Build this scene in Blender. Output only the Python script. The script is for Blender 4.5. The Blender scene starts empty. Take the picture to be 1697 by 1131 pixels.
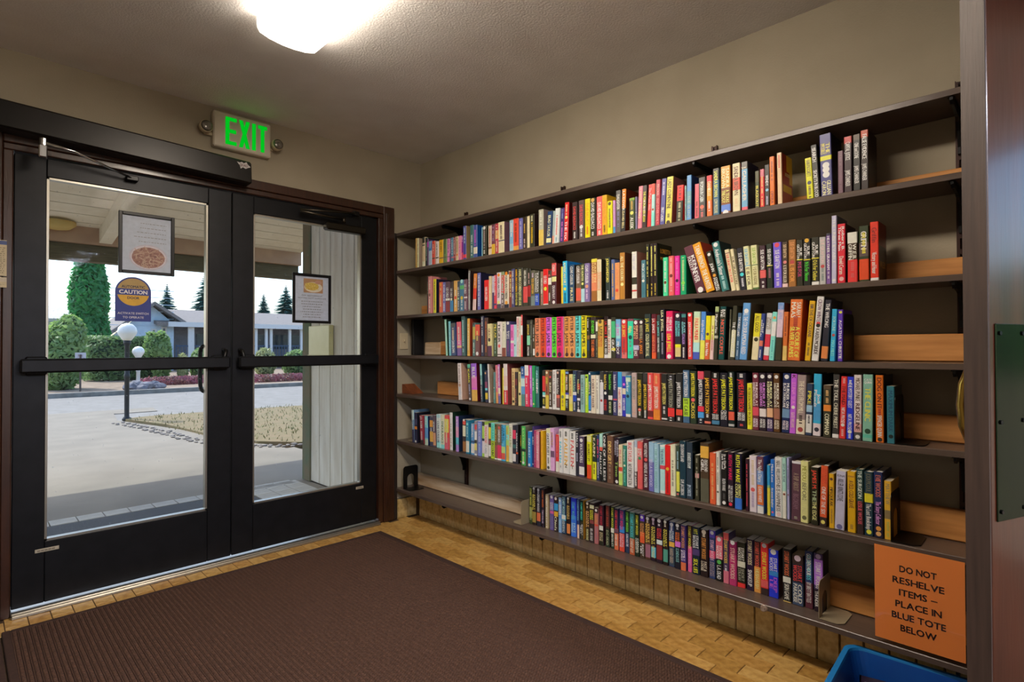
import bpy, bmesh, math, random, colorsys
import numpy as np
from mathutils import Vector, Matrix
random.seed(7); RNG = np.random.default_rng(7)
S = bpy.context.scene
COL = S.collection
R = math.radians
# ------------------------------------------------------------------ camera
EYE = 1.175
FPX, YAW, PITCH, ROLL = 923.5, R(44.989), R(0.6436), R(-0.130)
_f = Vector((math.sin(YAW)*math.cos(PITCH), math.cos(YAW)*math.cos(PITCH), math.sin(PITCH)))
_r0 = Vector((math.cos(YAW), -math.sin(YAW), 0)); _u0 = _r0.cross(_f)
_r = _r0*math.cos(ROLL)+_u0*math.sin(ROLL); _u = -_r0*math.sin(ROLL)+_u0*math.cos(ROLL)
cd = bpy.data.cameras.new('camera'); cam = bpy.data.objects.new('camera', cd); COL.objects.link(cam)
cd.sensor_width = 36; cd.sensor_fit = 'HORIZONTAL'; cd.lens = FPX*36/1697
cd.clip_start = .02; cd.clip_end = 500
M = Matrix((( _r.x,_u.x,-_f.x,0),(_r.y,_u.y,-_f.y,0),(_r.z,_u.z,-_f.z,EYE),(0,0,0,1)))
cam.matrix_world = M
S.camera = cam
def ray(x, y): return _f*FPX + _r*(x-848.5) - _u*(y-565.5)
def onX(x, y, X): d = ray(x,y); t = X/d.x; return Vector((0,0,EYE))+d*t
def onY(x, y, Y): d = ray(x,y); t = Y/d.y; return Vector((0,0,EYE))+d*t
def onZ(x, y, Z): d = ray(x,y); t = (Z-EYE)/d.z; return Vector((0,0,EYE))+d*t
# ------------------------------------------------------------------ view, sky, sun, lamps
S.view_settings.view_transform = 'Standard'; S.view_settings.look = 'None'
S.view_settings.exposure = 0.0; S.view_settings.gamma = 1; S.view_settings.use_curve_mapping = False
W_ = bpy.data.worlds.new('sky'); S.world = W_; W_.use_nodes = True
nt = W_.node_tree; nt.nodes.clear()
sky = nt.nodes.new('ShaderNodeTexSky'); sky.sky_type = 'NISHITA'; sky.sun_disc = False
sky.sun_elevation = R(53); sky.sun_rotation = R(-22); sky.dust_density = 2.2; sky.air_density = 1.0; sky.ozone_density = 2.0
bgn = nt.nodes.new('ShaderNodeBackground'); bgn.inputs['Strength'].default_value = SKY_STRENGTH = 0.42
wo = nt.nodes.new('ShaderNodeOutputWorld')
nt.links.new(sky.outputs[0], bgn.inputs[0]); nt.links.new(bgn.outputs[0], wo.inputs[0])
sun = bpy.data.lights.new('sun', 'SUN'); sun.energy = 3.4; sun.angle = R(.6); sun.color = (1,.95,.86)
so = bpy.data.objects.new('sun', sun); COL.objects.link(so)
so.rotation_euler = Vector((.30,-.72,-1.0)).to_track_quat('-Z','Y').to_euler()
LAMP = 38.0; LOBBY_FILL = 88.0          # radiance of the ceiling lamp's diffuser and of the added lobby fill
# ------------------------------------------------------------------ room measures
D, W, H, XF = 3.289, 2.359, 2.491, 2.1446
LX = -1.0           # left wall of the vestibule
# ------------------------------------------------------------------ helpers
def lin(h):
    if isinstance(h, str):
        h = h.lstrip('#')
        if len(h) == 3: h = ''.join(c*2 for c in h)
        v = [int(h[i:i+2],16)/255 for i in (0,2,4)]
    else: v = list(h)
    return tuple((c/12.92 if c<=.04045 else ((c+.055)/1.055)**2.4) for c in v)
def link_obj(name, me, parent=None, mats=()):
    o = bpy.data.objects.new(name, me); COL.objects.link(o)
    for m in mats: me.materials.append(m)
    if parent is not None: o.parent = parent
    return o
def tag(o, label=None, cat=None, group=None, kind=None):
    if label: o['label'] = label
    if cat: o['category'] = cat
    if group: o['group'] = group
    if kind: o['kind'] = kind
    return o
def thing(name, label, cat, loc=(0,0,0), group=None):
    o = bpy.data.objects.new(name, None); COL.objects.link(o); o.location = loc; o.empty_display_size = .05
    return tag(o, label, cat, group)
class MB:
    """collects shapes as plain vertex / face lists; build() links them as one mesh"""
    def __init__(s): s.v=[]; s.f=[]; s.m=[]; s.c=[]
    def add(s, vs, fs, mi=0, col=None):
        b=len(s.v); s.v+= [tuple(x) for x in vs]
        for f in fs: s.f.append(tuple(i+b for i in f)); s.m.append(mi); s.c.append(col)
        return s
    def box(s, a, b, mi=0, bev=0.0, col=None):
        x0,y0,z0=[min(p,q) for p,q in zip(a,b)]; x1,y1,z1=[max(p,q) for p,q in zip(a,b)]
        if bev<=0:
            vs=[(x,y,z) for z in (z0,z1) for y in (y0,y1) for x in (x0,x1)]
            return s.add(vs,[(0,2,3,1),(4,5,7,6),(0,1,5,4),(2,6,7,3),(0,4,6,2),(1,3,7,5)],mi,col)
        e=min(bev,(x1-x0)*.45,(y1-y0)*.45,(z1-z0)*.45)
        bm=bmesh.new(); bmesh.ops.create_cube(bm,size=1)
        for v in bm.verts: v.co=Vector(((x0+x1)/2+v.co.x*(x1-x0),(y0+y1)/2+v.co.y*(y1-y0),(z0+z1)/2+v.co.z*(z1-z0)))
        bmesh.ops.bevel(bm,geom=bm.edges[:],offset=e,segments=1,affect='EDGES')
        s.bm(bm,mi,col); return s
    def bm(s, bm, mi=0, col=None):
        bm.verts.index_update()
        s.add([v.co[:] for v in bm.verts],[[v.index for v in f.verts] for f in bm.faces],mi,col); bm.free(); return s
    def tube(s, pts, r, n=10, mi=0, caps=True, col=None):
        pts=[Vector(p) for p in pts]; rs = r if isinstance(r,(list,tuple)) else [r]*len(pts)
        vs=[]; fs=[]; up=None
        for i,p in enumerate(pts):
            t=(pts[min(i+1,len(pts)-1)]-pts[max(i-1,0)]).normalized()
            if up is None: up = Vector((0,0,1)) if abs(t.z)<.9 else Vector((1,0,0))
            a=t.cross(up)
            if a.length<1e-6: a=t.orthogonal()
            a.normalize(); b=t.cross(a).normalized(); up=a.cross(t)
            vs+= [p+a*rs[i]*math.cos(2*math.pi*k/n)+b*rs[i]*math.sin(2*math.pi*k/n) for k in range(n)]
        for i in range(len(pts)-1):
            for k in range(n): fs.append((i*n+k,i*n+(k+1)%n,(i+1)*n+(k+1)%n,(i+1)*n+k))
        if caps: fs+= [tuple(range(n))[::-1], tuple((len(pts)-1)*n+k for k in range(n))]
        return s.add(vs,fs,mi,col)
    def lathe(s, prof, c=(0,0,0), axis='z', n=20, mi=0, col=None):
        vs=[]; fs=[]; c=Vector(c)
        for r,h in prof:
            for k in range(n):
                a=2*math.pi*k/n; p=(r*math.cos(a), r*math.sin(a), h)
                if axis=='y': p=(p[0],p[2],p[1])
                if axis=='x': p=(p[2],p[0],p[1])
                vs.append(c+Vector(p))
        for i in range(len(prof)-1):
            for k in range(n): fs.append((i*n+k,i*n+(k+1)%n,(i+1)*n+(k+1)%n,(i+1)*n+k))
        fs+= [tuple(range(n)), tuple((len(prof)-1)*n+k for k in range(n))]
        return s.add(vs,fs,mi,col)
    def prism(s, poly, o, ex, ey, ez, depth, mi=0, col=None):
        """poly in (ex,ey) plane at o, extruded along ez by depth"""
        o,ex,ey,ez=map(Vector,(o,ex,ey,ez)); n=len(poly)
        vs=[o+ex*p[0]+ey*p[1] for p in poly]+[o+ex*p[0]+ey*p[1]+ez*depth for p in poly]
        fs=[tuple(range(n)),tuple(range(2*n-1,n-1,-1))]+[(i,(i+1)%n,n+(i+1)%n,n+i) for i in range(n)]
        return s.add(vs,fs,mi,col)
    def build(s, name, mats, parent=None, smooth=False, colattr=False, normals=True):
        me=bpy.data.meshes.new(name); me.from_pydata(s.v,[],s.f)
        if not isinstance(mats,(list,tuple)): mats=[mats]
        me.polygons.foreach_set('material_index', s.m)
        if colattr:
            at=me.color_attributes.new('print','FLOAT_COLOR','CORNER'); arr=[]
            for f,c in zip(s.f,s.c):
                c=c or (.5,.5,.5); arr+= list((c[0],c[1],c[2],1.0))*len(f)
            at.data.foreach_set('color',arr)
        me.update()
        if normals:
            bm=bmesh.new(); bm.from_mesh(me); bmesh.ops.recalc_face_normals(bm,faces=bm.faces[:]); bm.to_mesh(me); bm.free()
        if smooth: me.polygons.foreach_set('use_smooth',[True]*len(me.polygons))
        return link_obj(name, me, parent, mats)
def copy_mesh_obj(o, parent=None, loc=None):
    c=o.copy(); COL.objects.link(c)
    if parent is not None: c.parent=parent
    if loc is not None: c.location=loc
    return c
# ------------------------------------------------------------------ materials
def mat(name, col, rough=.6, metal=0.0, col2=None, scale=20, stretch=(1,1,1), bump=0.0, bscale=None, detail=4, mixlo=.35, mixhi=.65, spec=.5, coords='Object', coat=0):
    m=bpy.data.materials.new(name); m.use_nodes=True; t=m.node_tree; b=t.nodes['Principled BSDF']
    b.inputs['Roughness'].default_value=rough; b.inputs['Metallic'].default_value=metal
    b.inputs['Specular IOR Level'].default_value=spec
    if coat: b.inputs['Coat Weight'].default_value=coat; b.inputs['Coat Roughness'].default_value=.15
    c1=lin(col); b.inputs['Base Color'].default_value=(*c1,1)
    tc=t.nodes.new('ShaderNodeTexCoord'); mp=t.nodes.new('ShaderNodeMapping'); mp.inputs['Scale'].default_value=stretch
    t.links.new(tc.outputs[coords],mp.inputs[0])
    if col2 is not None:
        n=t.nodes.new('ShaderNodeTexNoise'); n.inputs['Scale'].default_value=scale; n.inputs['Detail'].default_value=detail
        t.links.new(mp.outputs[0],n.inputs['Vector'])
        r=t.nodes.new('ShaderNodeValToRGB'); r.color_ramp.elements[0].position=mixlo; r.color_ramp.elements[1].position=mixhi
        r.color_ramp.elements[0].color=(*c1,1); r.color_ramp.elements[1].color=(*lin(col2),1)
        t.links.new(n.outputs[0],r.inputs[0]); t.links.new(r.outputs[0],b.inputs['Base Color'])
    if bump:
        n2=t.nodes.new('ShaderNodeTexNoise'); n2.inputs['Scale'].default_value=bscale or scale; n2.inputs['Detail'].default_value=3
        t.links.new(mp.outputs[0],n2.inputs['Vector'])
        bp=t.nodes.new('ShaderNodeBump'); bp.inputs['Strength'].default_value=bump; bp.inputs['Distance'].default_value=.01
        t.links.new(n2.outputs[0],bp.inputs['Height']); t.links.new(bp.outputs[0],b.inputs['Normal'])
    return m
def emit(name, col, strength):
    m=bpy.data.materials.new(name); m.use_nodes=True; t=m.node_tree; t.nodes.clear()
    e=t.nodes.new('ShaderNodeEmission'); e.inputs[0].default_value=(*lin(col),1); e.inputs[1].default_value=strength
    o=t.nodes.new('ShaderNodeOutputMaterial'); t.links.new(e.outputs[0],o.inputs[0]); return m
def glass_mat(name, tint=(.92,.95,.96), gloss=.0015, dust=True):
    m=bpy.data.materials.new(name); m.use_nodes=True; t=m.node_tree; t.nodes.clear()
    tr=t.nodes.new('ShaderNodeBsdfTransparent'); tr.inputs[0].default_value=(*tint,1)
    gl=t.nodes.new('ShaderNodeBsdfGlossy'); gl.inputs['Roughness'].default_value=.02
    mx=t.nodes.new('ShaderNodeMixShader'); mx.inputs[0].default_value=gloss
    t.links.new(tr.outputs[0],mx.inputs[1]); t.links.new(gl.outputs[0],mx.inputs[2])
    out=t.nodes.new('ShaderNodeOutputMaterial'); last=mx
    if dust:
        tc=t.nodes.new('ShaderNodeTexCoord'); vo=t.nodes.new('ShaderNodeTexNoise'); vo.inputs['Scale'].default_value=95; vo.inputs['Detail'].default_value=2
        t.links.new(tc.outputs['Object'],vo.inputs['Vector'])
        n=t.nodes.new('ShaderNodeTexNoise'); n.inputs['Scale'].default_value=3; t.links.new(tc.outputs['Object'],n.inputs['Vector'])
        r=t.nodes.new('ShaderNodeMapRange'); r.inputs[1].default_value=.70; r.inputs[2].default_value=.80; r.inputs[3].default_value=.012; r.inputs[4].default_value=.45
        t.links.new(vo.outputs[0],r.inputs[0])
        df=t.nodes.new('ShaderNodeBsdfTranslucent'); df.inputs[0].default_value=(.8,.85,.9,1)
        m2=t.nodes.new('ShaderNodeMixShader'); t.links.new(r.outputs[0],m2.inputs[0]); t.links.new(mx.outputs[0],m2.inputs[1]); t.links.new(df.outputs[0],m2.inputs[2]); last=m2
    t.links.new(last.outputs[0],out.inputs[0]); return m
def wood(name, c1, c2, rough=.5, scale=6, stretch=(1,12,12), bump=.05, coat=0, ring=0):
    m=mat(name,c1,rough,0,c2,scale,stretch,bump,scale*3,detail=8,mixlo=.3,mixhi=.7,coat=coat)
    return m
def print_mat(name, rough=.38, coat=.15, wear=.25):
    """printed paper: the colour of the print is stored per face"""
    m=bpy.data.materials.new(name); m.use_nodes=True; t=m.node_tree; b=t.nodes['Principled BSDF']
    a=t.nodes.new('ShaderNodeVertexColor'); a.layer_name='print'
    n=t.nodes.new('ShaderNodeTexNoise'); n.inputs['Scale'].default_value=60; tc=t.nodes.new('ShaderNodeTexCoord'); t.links.new(tc.outputs['Object'],n.inputs['Vector'])
    mx=t.nodes.new('ShaderNodeMix'); mx.data_type='RGBA'; mx.blend_type='MULTIPLY'; mx.inputs[0].default_value=wear
    t.links.new(a.outputs[0],mx.inputs[6]); t.links.new(n.outputs[0],mx.inputs[7]); t.links.new(mx.outputs[2],b.inputs['Base Color'])
    b.inputs['Roughness'].default_value=rough; b.inputs['Coat Weight'].default_value=coat; b.inputs['Coat Roughness'].default_value=.2
    return m
# ------------------------------------------------------------------ lettering
GLYPHS={}
def glyph(ch):
    if ch in GLYPHS: return GLYPHS[ch]
    if ch==' ': GLYPHS[ch]=([],[],.28); return GLYPHS[ch]
    cu=bpy.data.curves.new('glyph','FONT'); cu.body=ch; cu.size=1; cu.resolution_u=2; cu.fill_mode='FRONT'
    o=bpy.data.objects.new('glyph',cu); COL.objects.link(o)
    dg=bpy.context.evaluated_depsgraph_get(); me=o.evaluated_get(dg).to_mesh()
    v=[(p.co.x,p.co.y) for p in me.vertices]; f=[tuple(p.vertices) for p in me.polygons]
    o.evaluated_get(dg).to_mesh_clear(); bpy.data.objects.remove(o); bpy.data.curves.remove(cu)
    if v:
        x0=min(p[0] for p in v); w=max(p[0] for p in v)-x0; v=[(p[0]-x0,p[1]) for p in v]
    else: w=.2
    GLYPHS[ch]=(v,f,w+.085); return GLYPHS[ch]
def text2d(s):
    vs=[]; fs=[]; x=0
    for ch in s:
        v,f,a=glyph(ch); b=len(vs); vs+=[(p[0]+x,p[1]) for p in v]; fs+=[tuple(i+b for i in q) for q in f]; x+=a
    return vs,fs,max(x-.085,.05)
def put_text(mb, s, o, right, up, h, length=None, center=True, mi=0, col=None, smin=.5, smax=1.6, mirror=False, bold=.028, heavy=False):
    """one line of print; h = capital height, o = middle of the line"""
    vs,fs,w=text2d(s); k=h/.72; o=Vector(o); right=Vector(right); up=Vector(up)
    sx=k
    if length: sx=max(k*smin,min(k*smax,length/w))
    if mirror: right=-right
    off=-w*sx/2 if center else 0
    out=(o-Vector((0,0,0))).copy(); nrm=right.cross(up).normalized()*1.2e-5
    for q,(b_,c_) in enumerate(((-bold,-bold),(bold,bold),(-bold,bold),(bold,-bold)) if heavy else ((-bold,0),(bold,0)) if bold else ((0,0),)):      # a heavier weight: the same outline printed twice, a hair apart
        mb.add([o+nrm*q+right*(off+p[0]*sx+b_*sx)+up*(p[1]*k-h/2+c_*k) for p in vs],fs,mi,col)
# ------------------------------------------------------------------ surface materials
M_WALL = mat('painted_wall','a69c88',.75,0,'9e9480',3,bump=.12,bscale=160)
M_CEIL = mat('ceiling_paint','efeceb',.8,0,'e7e3e1',4,bump=.25,bscale=120)
M_GROUT = mat('grout','4c3823',.9,0,'3e2d1c',30)
M_TILE = [mat('floor_tile_%s'%n,a,.36,0,b,38,bump=.05,detail=6) for n,a,b in (('a','c99c58','a57838'),('b','cfa660','ad8040'),('c','c0954f','9a6f34'),('d','d3ac68','b58b4a'))]
M_BTILE = [mat('base_tile_%s'%n,a,.3,0,b,34,bump=.04,detail=6) for n,a,b in (('a','d2b982','a88a52'),('b','d9c18c','b0925c'))]
M_BRONZE = mat('bronze_metal','15161a',.42,.55,'1b1c20',14)
M_BLACK = mat('black_metal','0c0c0e',.38,.4)
M_DARKWOOD = wood('dark_stained_wood','3d1f10','2a140a',.38,5,(14,14,1.2),.06,coat=.3)
M_EDGEWOOD = wood('door_edge_wood','4a3a33','3a2d28',.5,6,(16,16,.8),.06)
M_DOORWOOD = wood('varnished_door_wood','4a200f','33140a',.32,4,(6,6,.6),.04,coat=.9)
M_SHELF = wood('painted_shelf_wood','5d4e46','51443d',.30,6,(10,1,10),.05)
M_PINE = wood('pine_plank','dc9c58','a4672f',.6,3.0,(9,.9,9),.04)
M_ALU = mat('aluminium','a8a49a',.35,.9)
M_CHROME = mat('chrome','cfd2d6',.18,1.0)
M_WHITEP = mat('white_plastic','cfc5b4',.5)
M_CREAMP = mat('cream_plastic','c5b698',.45)
M_GLASS = glass_mat('door_glass')
M_PAPER = mat('white_paper','d9d6d0',.7,0,'d0cdc8',8)
M_PRINT = print_mat('printed_paper',.5,0)
M_SIGN = print_mat('bright_printed_paper',.5,0,0)
M_BOOK = print_mat('printed_book_cover')
M_PAGES = mat('book_pages','d9cdb6',.85,0,'c4b69c',60,(1,60,60),.05)
M_PAGESW = mat('white_book_pages','e2ddd2',.85,0,'cec7b8',60,(1,60,60),.05)
M_LAMP = emit('lamp_diffuser_glow','fff0dc',LAMP)
M_LAMPSIDE = emit('lamp_side_glow','fff0dc',LAMP*.5)
M_LOBBYFILL = emit('lobby_fill_glow','e3ebff',LOBBY_FILL)  # cool fill for the lamps added behind the camera
M_GREEN = emit('exit_glow','00dc26',.72)
# ------------------------------------------------------------------ floor, walls, ceiling
def slab(name, a, b, m, parent=None, kind='structure'):
    o=MB().box(a,b).build(name,m,parent)
    if parent is None: o['kind']=kind
    return o
floor = slab('floor',(LX-.1,-4.8,-.12),(W+.1,D+.02,-.004),M_GROUT)
slab('floor_lobby',(W+.1,-4.8,-.12),(3.5,-.45,-.004),mat('lobby_carpet','6a4a34',.9,0,'5a3d2a',40))
ceiling = slab('ceiling',(LX-.1,-4.8,H),(3.5,D+.15,H+.1),M_CEIL)
wall_book = slab('wall_right',(W,-.30,-.1),(W+.12,D+.15,H),M_WALL)
DZ=2.046; DX0,DX1=.177,2.006
wf=MB(); wf.box((LX-.1,D,-.1),(DX0-.02,D+.15,H)); wf.box((DX1+.02,D,-.1),(W,D+.15,H)); wf.box((DX0-.02,D,DZ+.02),(DX1+.02,D+.15,H))
wall_front=wf.build('wall_front',M_WALL); wall_front['kind']='structure'
slab('wall_left',(LX-.1,-.3,-.1),(LX,D,H),M_WALL)
wb=MB(); wb.box((LX,-.42,-.1),(-.35,-.30,H)); wb.box((-.35,-.42,2.15),(W+.02,-.30,H)); wb.build('wall_back',M_WALL)['kind']='structure'
# lobby behind the camera; the window in its right wall is what the varnished door mirrors
slab('wall_lobby_back',(LX-.1,-4.8,-.1),(3.5,-4.65,H),M_WALL)
lw=MB(); lw.box((3.4,-4.8,-.1),(3.5,-2.9,H)); lw.box((3.4,-.75,-.1),(3.5,-.3,H)); lw.box((3.4,-2.9,-.1),(3.5,-.75,1.0)); lw.box((3.4,-2.9,2.3),(3.5,-.75,H))
lw.build('wall_lobby_right',M_WALL)['kind']='structure'
slab('window_1',(3.44,-2.9,1.0),(3.45,-.75,2.3),M_GLASS)
slab('wall_lobby_front',(W+.12,-.42,-.1),(3.4,-.30,H),M_WALL)
slab('wall_lobby_left',(LX-.1,-4.8,-.1),(LX,-.42,H),M_WALL)
# ------------------------------------------------------------------ floor tiles (visible strip, laid in running bond) and the tiled base
TW,TL,G=.0768,.1536,.0022
def tile_mesh(name,w,l,h,m,j):
    b=MB(); e=.0012
    b.add([(0,0,0),(w,0,0),(w,l,0),(0,l,0),(e,e,h),(w-e,e,h),(w-e,l-e,h),(e,l-e,h)],[(4,5,6,7),(0,1,5,4),(1,2,6,5),(2,3,7,6),(3,0,4,7)])
    me=bpy.data.meshes.new(name); me.from_pydata(b.v,[],b.f); me.materials.append(m); me.update(); return me
tiles_m=[tile_mesh('floor_tile',TW-G,TL-G,.0042,m,0) for m in M_TILE]
half_m=[tile_mesh('floor_tile',TW-G,TL/2-G,.0042,m,0) for m in M_TILE]
random.seed(3)
n_t=0
def lay(ix, y, half=False):
    global n_t
    o=bpy.data.objects.new('floor_tile',random.choice(half_m if half else tiles_m)); COL.objects.link(o); o.parent=floor
    o.location=(.155+ix*TW+G/2,y+G/2,-.0052+random.uniform(-.0002,.0002)); n_t+=1
nx0,nx1=-1,28
for ix in range(nx0,nx1):
    X=.155+ix*TW
    off=.0 if ix%2 else TL/2
    y=D-.05+off-TL*1
    while y>.30:
        vis = (y+TL>D-.20) or (X+TW>1.90 and y>.30)
        if vis and y+TL<D+.06 and X+TW<W-.03: lay(ix,y)
        y-=TL
M_TILEFAR = mat('floor_tile_far','b98d48',.4,0,'8f6428',38,detail=6)
# base of upright tiles along the shelf wall and beside the door
BX=2.296; BH=.135
base=MB().box((BX+.012,-.25,-.004),(W,D,BH-.004)).build('baseboard_right',M_GROUT); base['kind']='structure'
def btile(w,h,m):
    b=MB(); e=.003; t=.012
    b.add([(0,0,0),(w,0,0),(w,0,h),(0,0,h),(e,-t,e),(w-e,-t,e),(w-e,-t,h-e),(e,-t,h-e)],[(4,5,6,7),(0,1,5,4),(1,2,6,5),(2,3,7,6),(3,0,4,7)])
    me=bpy.data.meshes.new('base_tile'); me.from_pydata(b.v,[],b.f); me.materials.append(m); me.update(); return me
bm_=[btile(TW-G,BH-.004,m) for m in M_BTILE]
y=1.066+TW*28
while y>.1:
    if y<D-.002:
        o=bpy.data.objects.new('base_tile',random.choice(bm_)); COL.objects.link(o); o.parent=base
        o.rotation_euler=(0,0,R(-90)); o.location=(BX+.012,y-G/2,.0)
    y-=TW
base2=MB().box((2.155,D-.012,-.004),(BX+.012,D,BH-.004)).build('baseboard_front',M_GROUT); base2['kind']='structure'
for k in range(2):
    o=bpy.data.objects.new('base_tile',bm_[k%2]); COL.objects.link(o); o.parent=base2; o.location=(2.157+k*TW,D-.012,0)
# ------------------------------------------------------------------ door frame, doors, threshold
def trim(name,a,b,m=M_DARKWOOD,bev=.004):
    o=MB().box(a,b,bev=bev).build(name,m); o['kind']='structure'; return o
fr=MB()
for (a,b) in (((DX1,D-.022,0),(DX1+.035,D+.10,DZ)),((DX1+.035,D-.030,0),(DX1+.118,D-.001,DZ+.083)),((DX1+.05,D-.036,0),(DX1+.075,D-.02,DZ+.04)),
              ((DX0-.035,D-.022,0),(DX0,D+.10,DZ)),((DX0-.118,D-.030,0),(DX0-.035,D-.001,DZ+.083)),
              ((DX0-.035,D-.022,DZ),(DX1+.035,D+.10,DZ+.03)),((DX0-.035,D-.030,DZ+.03),(DX1+.035,D-.001,DZ+.083))):
    fr.box(a,b,bev=.004)
fr.build('trim_1',M_DARKWOOD)['kind']='structure'
trim('trim_2',(2.126,D-.022,0),(2.153,D-.001,1.962),mat('dark_painted_wood','2b211c',.5,0,'241b17',9,(9,9,1)))
th=MB(); th.box((DX0,D-.052,-.004),(DX1,D+.10,.014),bev=.005); th.box((DX0,D-.046,.012),(DX1,D-.015,.022),bev=.004)
th.build('trim_3',M_ALU)['kind']='structure'
def leaf(n, x0, x1, gx0, gx1, gz0, gz1, barx, pull_x):
    ya,yb=D,D+.045
    f=MB(); f.box((x0,ya,.026),(gx0,yb,DZ-.004),bev=.003); f.box((gx1,ya,.026),(x1,yb,DZ-.004),bev=.003); f.box((gx0,ya,.026),(gx1,yb,gz0),bev=.003); f.box((gx0,ya,gz1),(gx1,yb,DZ-.004),bev=.003)
    d=f.build('door_%d'%n,M_BRONZE); d['kind']='structure'
    b=MB()
    for a,c in (((gx0,ya+.006,gz0),(gx0+.009,yb-.004,gz1)),((gx1-.009,ya+.006,gz0),(gx1,yb-.004,gz1)),((gx0,ya+.006,gz0),(gx1,yb-.004,gz0+.009)),((gx0,ya+.006,gz1-.009),(gx1,yb-.004,gz1))): b.box(a,c)
    b.build('glazing_bead',M_ALU,d)
    MB().box((gx0+.002,D+.020,gz0+.002),(gx1-.002,D+.026,gz1-.002)).build('glass_pane',M_GLASS,d)
    bar=MB(); bar.box((barx[0],D-.062,1.065),(barx[1],D-.022,1.128),bev=.008)
    for xx in (barx[0]+.02,barx[1]-.08): bar.box((xx,D-.03,1.055),(xx+.075,D,1.138),bev=.006)
    bar.build('push_bar',M_BRONZE,d)
    MB().box((x0+.006,D-.016,1.0),(x0+.0,D,1.2)) 
    s=-1 if n==1 else 1
    px=x1-.05 if n==1 else x0+.05
    MB().tube([(px-s*.01,D-.002,1.165),(px-s*.01,D-.04,1.16),(px,D-.045,1.12),(px+s*.004,D-.04,1.085),(px+s*.004,D-.002,1.08)],.011,8).build('latch_guard',M_BLACK,d,True)
    MB().tube([(pull_x,yb,1.185),(pull_x,yb+.045,1.178),(pull_x,yb+.06,1.14),(pull_x,yb+.06,.985),(pull_x,yb+.045,.947),(pull_x,yb,.940)],.011,10).build('pull_handle',M_BLACK,d,True)
    return d
d1=leaf(1,DX0+.003,1.0845,.292,.966,.300,1.958,(.20,1.062),.958)
d2=leaf(2,1.0885,DX1-.003,1.203,1.890,.285,1.945,(1.108,1.985),1.150)
def label_plate(x,z,w,label):
    p=onY(x,z,D)
    o=MB().box((p.x-w/2,D-.002,p.z-.008),(p.x+w/2,D,p.z+.008),bev=.003,col=lin('b5ab98'))
    for k in range(5): o.box((p.x-w/2+.008+k*w*.15,D-.0026,p.z-.003),(p.x-w/2+.012+k*w*.15+w*.08,D-.002,p.z+.003),col=lin('7d7464'))
    tag(o.build('door_label',M_PRINT,colattr=True),label,'label',)
label_plate(78,911,.085,'small cream maker label on the bottom rail of the left glass door')
label_plate(596,808.5,.055,'small cream maker label at the bottom of the right glass door')
# ------------------------------------------------------------------ ceiling lamp (wrap-around diffuser)
def lamp(x0,x1,y0,y1,label,m_lens=None):
    m_lens=m_lens or M_LAMP
    t=thing('ceiling_lamp',label,'lamp',((x0+x1)/2,(y0+y1)/2,H))
    cx=(x0+x1)/2; w=(x1-x0)/2; L=(y1-y0)/2
    MB().box((-w*.8,-L,-.03),(w*.8,L,-.001),bev=.004).build('lamp_housing',M_WHITEP,t)
    prof=[(-w,-.012),(-w*.98,-.05),(-w*.9,-.066)]+[(w*a,-.066-.018*(1-a*a)) for a in (-.6,-.2,.2,.6)]+[(w*.9,-.066),(w*.98,-.05),(w,-.012)]
    b=MB(); n=len(prof); vs=[(p[0],s*L,p[1]) for s in (-1,1) for p in prof]
    b.add(vs,[(i,i+1,n+i+1,n+i) for i in range(2,n-3)]); b.build('diffuser',m_lens,t,False)
    b=MB(); b.add(vs,[(i,i+1,n+i+1,n+i) for i in (0,1,n-3,n-2)]); b.build('diffuser_side',M_LAMPSIDE,t,False)
    for s in (-1,1):
        MB().prism(prof,(0,s*(L+.001)-.003*(s>0),0),(1,0,0),(0,0,1),(0,1,0),.004).build('end_cap',emit('lamp_end_glow','fff0d8',LAMP*.12),t)
    return t
lamp(.833,1.083,.60,2.252,'white wraparound fluorescent ceiling lamp above the brown mat')
for k,(lx,ly) in enumerate(((-.3,-1.9),(1.1,-1.9),(-.3,-3.6),(1.1,-3.6))):  # unseen lamps, added in the lobby to fill the shelf compartments
    lamp(lx,lx+.25,ly-.6,ly+.62,'added unseen fill lamp in the lobby, %s'%['near row, away from the window','near row, beside the window','far row, away from the window','far row, beside the window'][k],M_LOBBYFILL)
# ------------------------------------------------------------------ varnished wooden door standing open at the end of the shelves
B=Vector((1.50,.118,0)); dd=Vector((.930,-.3675,0)).normalized(); nn=Vector((.3675,.930,0)).normalized()
wd=thing('wooden_door','open varnished brown wooden door beside the end of the book shelves','door',(0,0,0))
def dbox(mb,a,b,bev=.003):
    m=MB().box(a,b,bev=bev); mb.add([B+dd*v[0]+nn*v[1]+Vector((0,0,v[2])) for v in m.v],m.f); return mb
dbox(MB(),(.004,0,.012),(.905,.045,2.44)).build('door_leaf',M_DOORWOOD,wd)
dbox(MB(),(0,.0005,.012),(.004,.0445,2.44),0).build('edge_band',M_EDGEWOOD,wd)
M_PLATE=mat('brass_green_reflection','3c4a34',.2,1.0,'2d3a2b',3)  # reflected green is put into the brass plate's colour
M_BRASS=mat('brass','b0924a',.2,1.0)
pl=dbox(MB(),(.022,-.003,.812),(.135,0,1.222),.0015).build('push_plate',M_PLATE,wd)
sc=MB()
for sx in (.036,.120):
    for sz in (.832,1.017,1.202):
        m=MB().lathe([(.0045,-.0055),(.0045,-.003)],axis='y',n=8); sc.add([B+dd*(sx+v[0])+nn*v[1]+Vector((0,0,sz+v[2])) for v in m.v],m.f)
sc.build('screw',M_BLACK,pl)
hb=MB(); pts=[(.062,.045,1.135),(.058,.062,1.125),(.055,.072,1.09),(.055,.076,1.045),(.055,.072,1.0),(.058,.062,.965),(.062,.045,.955)]
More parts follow.
